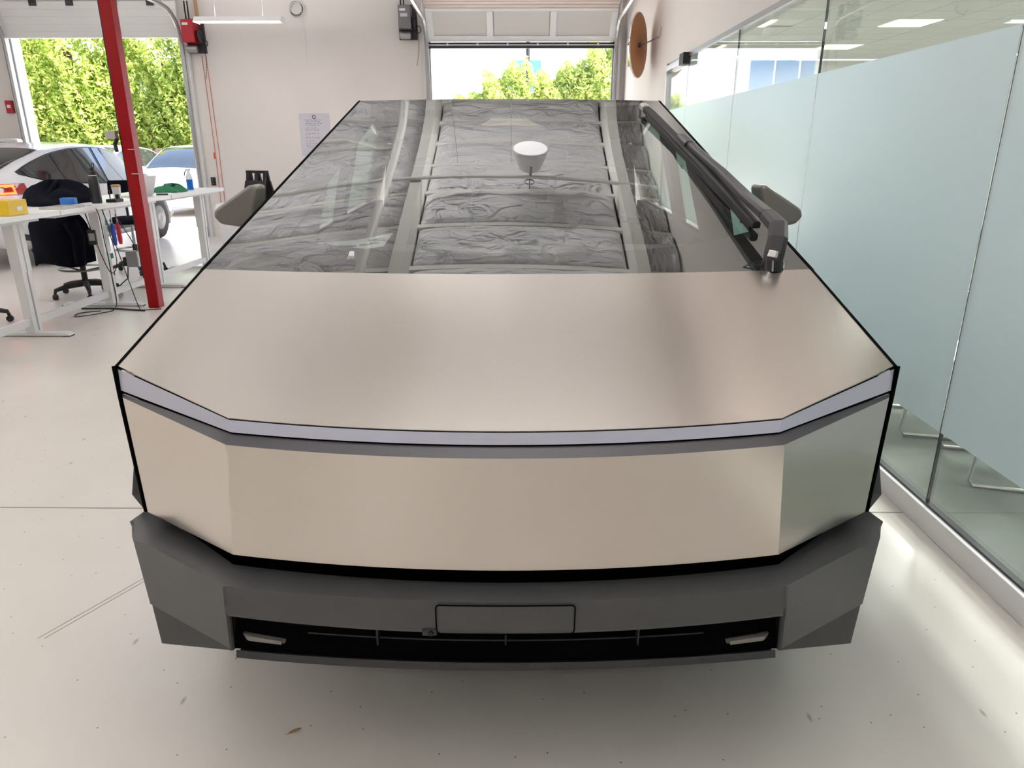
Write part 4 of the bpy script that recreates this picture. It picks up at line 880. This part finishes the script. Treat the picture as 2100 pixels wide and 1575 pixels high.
for s in (-1, 1):
    fr = MB()
    P = lambda x, z: (x, s*(.02+.28*(1-z/1.18)), z)
    pn_ = MB().hexa([P(-.26,0),P(.26,0),(P(.26,0)[0],P(.26,0)[1]+.03,0),(-.26,P(0,0)[1]+.03,0),P(-.20,1.05),P(.20,1.05),(.20,P(0,1.05)[1]+.03,1.05),(-.20,P(0,1.05)[1]+.03,1.05)]).build('panel', 'black', sg)
    for x in (-.19, -.02, .15):
        MB().hexa([(x,s*.04,1.05),(x+.05,s*.04,1.05),(x+.05,s*.04+.03,1.05),(x,s*.04+.03,1.05),(x,s*.02,1.18),(x+.05,s*.02,1.18),(x+.05,s*.02+.03,1.18),(x,s*.02+.03,1.18)]).build('handle_post', 'black', sg)
    MB().box(-.20,.20,s*.02,s*.02+.03,1.16,1.20).build('handle_bar', 'black', sg, bevel=.004)
MB().box(-.18,-.08,-.31,-.30,.75,.765).build('hinge_mark', 'paper', sg)
# wall unit at far left
wu = thing('wall_heater', 'pale horizontal wall unit beside the left doorway behind the white car', 'wall unit', (-9.05, YB, 1.66))
MB().box(-.55, .40, -.30, 0, -.14, .02).build('case', 'pvc_white', wu, bevel=.04); MB().box(-.2, .2, -.302, -.30, -.05, -.04).build('vent_slot', 'dark_metal', wu)
al = thing('fire_alarm', 'small red alarm box on the rear wall at the left edge', 'alarm', (-8.84, YB, 2.20))
MB().box(-.06, .06, -.06, 0, -.1, .1).build('box', 'box_red', al, bevel=.006); MB().box(-.03,.03,-.064,-.06,-.02,.03).build('pull_bar', 'paper', al)
# office chairs behind the glass
def sled(x, y, rz, label):
    t = thing('sled_chair', label, 'chair', (x, y, .015), rz, 'sled base chairs in the office')
    for s in (-1, 1): MB().tube([(s*.22,.2,.44),(s*.24,.24,.04),(s*.24,.22,.012),(s*.24,-.24,.012),(s*.24,-.26,.04),(s*.22,-.2,.44)], .010, 8).build('sled_leg', 'silver', t, True)
    MB().tube([(-.24,-.26,.04),(.24,-.26,.04)], .008, 6).build('cross_bar', 'silver', t)
    MB().grid([[(-.23+.46*i/8, -.24+.46*j/8, .45-.02*math.cos((i-4)*.4)) for i in range(9)] for j in range(9)]).build('seat', 'trim_white', t, True, solid=.012)
    MB().grid([[(-.22+.44*i/8, .20+.10*j/8-.04*math.cos((i-4)*.35), .46+.40*j/8) for i in range(9)] for j in range(9)]).build('backrest', 'trim_white', t, True, solid=.012)
sled(2.42, 3.88, R(75), 'white office chair behind the glass, nearer the truck')
sled(2.42, 3.24, R(75), 'white office chair behind the glass, nearer the right edge')

# ================================================================== WHITE CARS
KY = [-2.38,-2.32,-2.2,-1.9,-1.5,-1.0,-.5,0,.4,.8,1.2,1.6,1.9,2.15,2.3,2.38]
TOPZ = [.74,1.02,1.10,1.235,1.39,1.53,1.60,1.62,1.605,1.52,1.33,1.07,.985,.90,.80,.62]
BELT = [.72,.98,1.05,1.10,1.08,1.055,1.03,1.01,1.0,.985,.97,.955,.93,.87,.78,.61]
HALF = [.70,.82,.87,.92,.945,.955,.96,.96,.96,.955,.95,.94,.92,.88,.80,.66]
ROOF = [.55,.58,.60,.60,.61,.62,.63,.63,.62,.60,.60,.68,.70,.66,.58,.48]
BOT = [.45,.36,.30,.24,.22,.20,.19,.19,.19,.19,.19,.20,.21,.23,.28,.40]
def car_i(a, y): return float(np.interp(y, KY, a))
def car_sm(a, y): return sum(car_i(a, y+d)*w for d, w in ((-.12,.2),(-.06,.2),(0,.2),(.06,.2),(.12,.2)))
def car_sec(y):
    hw, be, tz, rf, bo = (car_sm(a, y) for a in (HALF, BELT, TOPZ, ROOF, BOT))
    ed = tz-.05 if tz-be > .12 else be+(tz-be)*.6
    key = [(0,bo),(hw*.85,bo),(hw*.975,bo+.10),(hw*.99,.55*be+.45*bo),(hw,.78*be+.22*bo),(hw*.955,be),(max(rf, 0)+.05*0+.07,ed),(rf,ed+.02+.0),(rf*.6,tz-.005),(0,tz)]
    return key
def car_x(y, z):
    s = car_sec(y)
    for a, b in zip(s[4:7], s[5:8]):
        if min(a[1], b[1]) <= z <= max(a[1], b[1]) and a[1] != b[1]: return a[0]+(b[0]-a[0])*(z-a[1])/(b[1]-a[1])
    return s[6][0] if z > s[6][1] else s[4][0]
def car(label, loc, rz, lamps):
    t = thing('white_car', label, 'car', loc, rz, 'white cars')
    ys = list(np.linspace(-2.38, 2.38, 77)); rows = []
    for y in ys:
        s = car_sec(y); fine = []
        for a, b in zip(s[:-1], s[1:]): fine += [lerp(a, b, k/2) for k in range(2)]
        fine.append(s[-1]); rows.append([(x, y, z) for x, z in fine] + [(-x, y, z) for x, z in fine[::-1]])
    mb_ = MB().grid(rows); n = len(rows[0]); mb_.f += [tuple(range(n)), tuple(range(len(mb_.v)-n, len(mb_.v)))]
    body = mb_.build('body', 'car_white', t, True, sharp=50)
    for s in (-1, 1):
        def patch(name, m, lowf, topf, y0, y1, off=.012, par=t, n=18):
            rws = [[], [], [], []]
            for k in range(n+1):
                y = y0+(y1-y0)*k/n; zl, zt = lowf(y), max(lowf(y)+.002, topf(y))
                for q in range(4): z = zl+(zt-zl)*q/3; rws[q].append((s*(car_x(y, z)+off), y, z))
            return MB().grid(rws).build(name, m, par, True)
        be = lambda y: car_sm(BELT, y)+.012+(.10*max(0, (-1.15-y)/.55)**1.5 if y < -1.15 else 0)
        rt = lambda y: car_sm(TOPZ, y)-.085
        trim = patch('window_trim', 'car_black', lambda y: be(y)-.012, lambda y: rt(y)+.014, -1.72, 1.32, .008)
        patch('side_window', 'car_glass', be, rt, -1.62, -.99, .014, trim); patch('side_window', 'car_glass', be, rt, -.95, .02, .014, trim); patch('side_window', 'car_glass', be, rt, .10, 1.22, .014, trim)
        patch('rocker_cladding', 'car_black', lambda y: car_sm(BOT, y)+.11, lambda y: car_sm(BOT, y)+.19, -2.2, 2.2, .012)
        for yw in (-1.48, 1.41):
            xw = .955
            MB().prism([(s*xw, yw+.42*math.cos(R(a)), max(.22, .36+.42*math.sin(R(a)))) for a in range(-20, 201, 11)], (s*.012, 0, 0)).build('arch_cladding', 'car_black', t)
            wl = MB().lathe([(.2,.10),(.30,.115),(.345,.09),(.36,.05),(.36,-.1),(.2,-.1)], 32, 'X', (s*.88, yw, .36)).build('wheel', 'tire', t, True)
            MB().lathe([(0,s*.105),(.08,s*.11),(.20,s*.10),(.235,s*.09),(.235,0)], 10, 'X', (s*.885, yw, .36)).build('rim', 'alloy', wl)
        # tail and head lamps wrap the corners
        tl = patch('tail_lamp', 'tail_red', lambda y: .97-.02*(y+2.35), lambda y: 1.09+.02*(y+2.3), -2.36, -1.83, .010, t, 8)
        if lamps:
            for (ya, yb_, za, zb_) in ((-2.36,-2.03,1.062,1.088),(-2.36,-2.03,.972,.996),(-2.06,-2.03,.972,1.088)):
                patch('lamp_glow', 'tail_glow', lambda y: za, lambda y: zb_, ya, yb_, .018, tl, 6)
        patch('head_lamp', 'clear_plastic', lambda y: .70, lambda y: .78, 1.95, 2.25, .010, t, 6)
        MB().hexa([(s*.93,.98,1.0),(s*1.08,.96,1.0),(s*1.08,1.10,1.0),(s*.93,1.06,1.0),(s*.93,.98,1.11),(s*1.07,.97,1.13),(s*1.07,1.08,1.12),(s*.93,1.06,1.09)]).build('side_mirror', 'car_white', t, bevel=.03)
        for yh in (-.35, .70): patch('door_handle', 'car_white', lambda y: .86, lambda y: .885, yh, yh+.2, .015, t, 4)
    def band2(name, y0, y1, w0, w1):
        rws = []
        for k in range(13):
            y = y0+(y1-y0)*k/12; tz = car_sm(TOPZ, y); w = w0+(w1-w0)*k/12
            rf = car_sm(ROOF, y); rws.append([(w*u, y, tz+.010-(.028*max(0, (abs(w*u)-.6*rf)/(.4*rf)) if rf else 0)) for u in (-1,-.8,-.5,0,.5,.8,1)])
        MB().grid(rws).build(name, 'car_glass', t, True)
    band2('windshield', .62, 1.56, .58, .66); band2('rear_window', -2.12, -1.0, .54, .60)
    MB().box(-.26,.26,-2.40,-2.385,.62,.74).build('number_plate', 'paper', t)
    return t
car('white crossover car parked indoors behind the desks with its tail lamp lit', (-7.36, 11.37, 0), 0, True)
car('white car parked outside facing the left doorway, windshield reflecting blue sky', (-8.15, 19.0, -.03), math.pi-.05, False)
car('white car parked outside behind the red post', (-10.9, 19.6, -.03), math.pi+.03, False)

lf = thing('dry_leaf', 'tiny dry brown leaf on the floor before the truck bumper', 'leaf', (-.625, 1.565, 0), .6)
MB().grid([[(-.018+.036*u, (.005*math.sin(math.pi*u)+.0006)*v, .001+.004*abs(v)) for u in [k/6 for k in range(7)]] for v in (-1, 0, 1)]).build('blade', 'wood', lf, True)
MB().tube([(-.018,0,.001),(-.027,.003,.002)], .0007, 4).build('stalk', 'wood', lf)
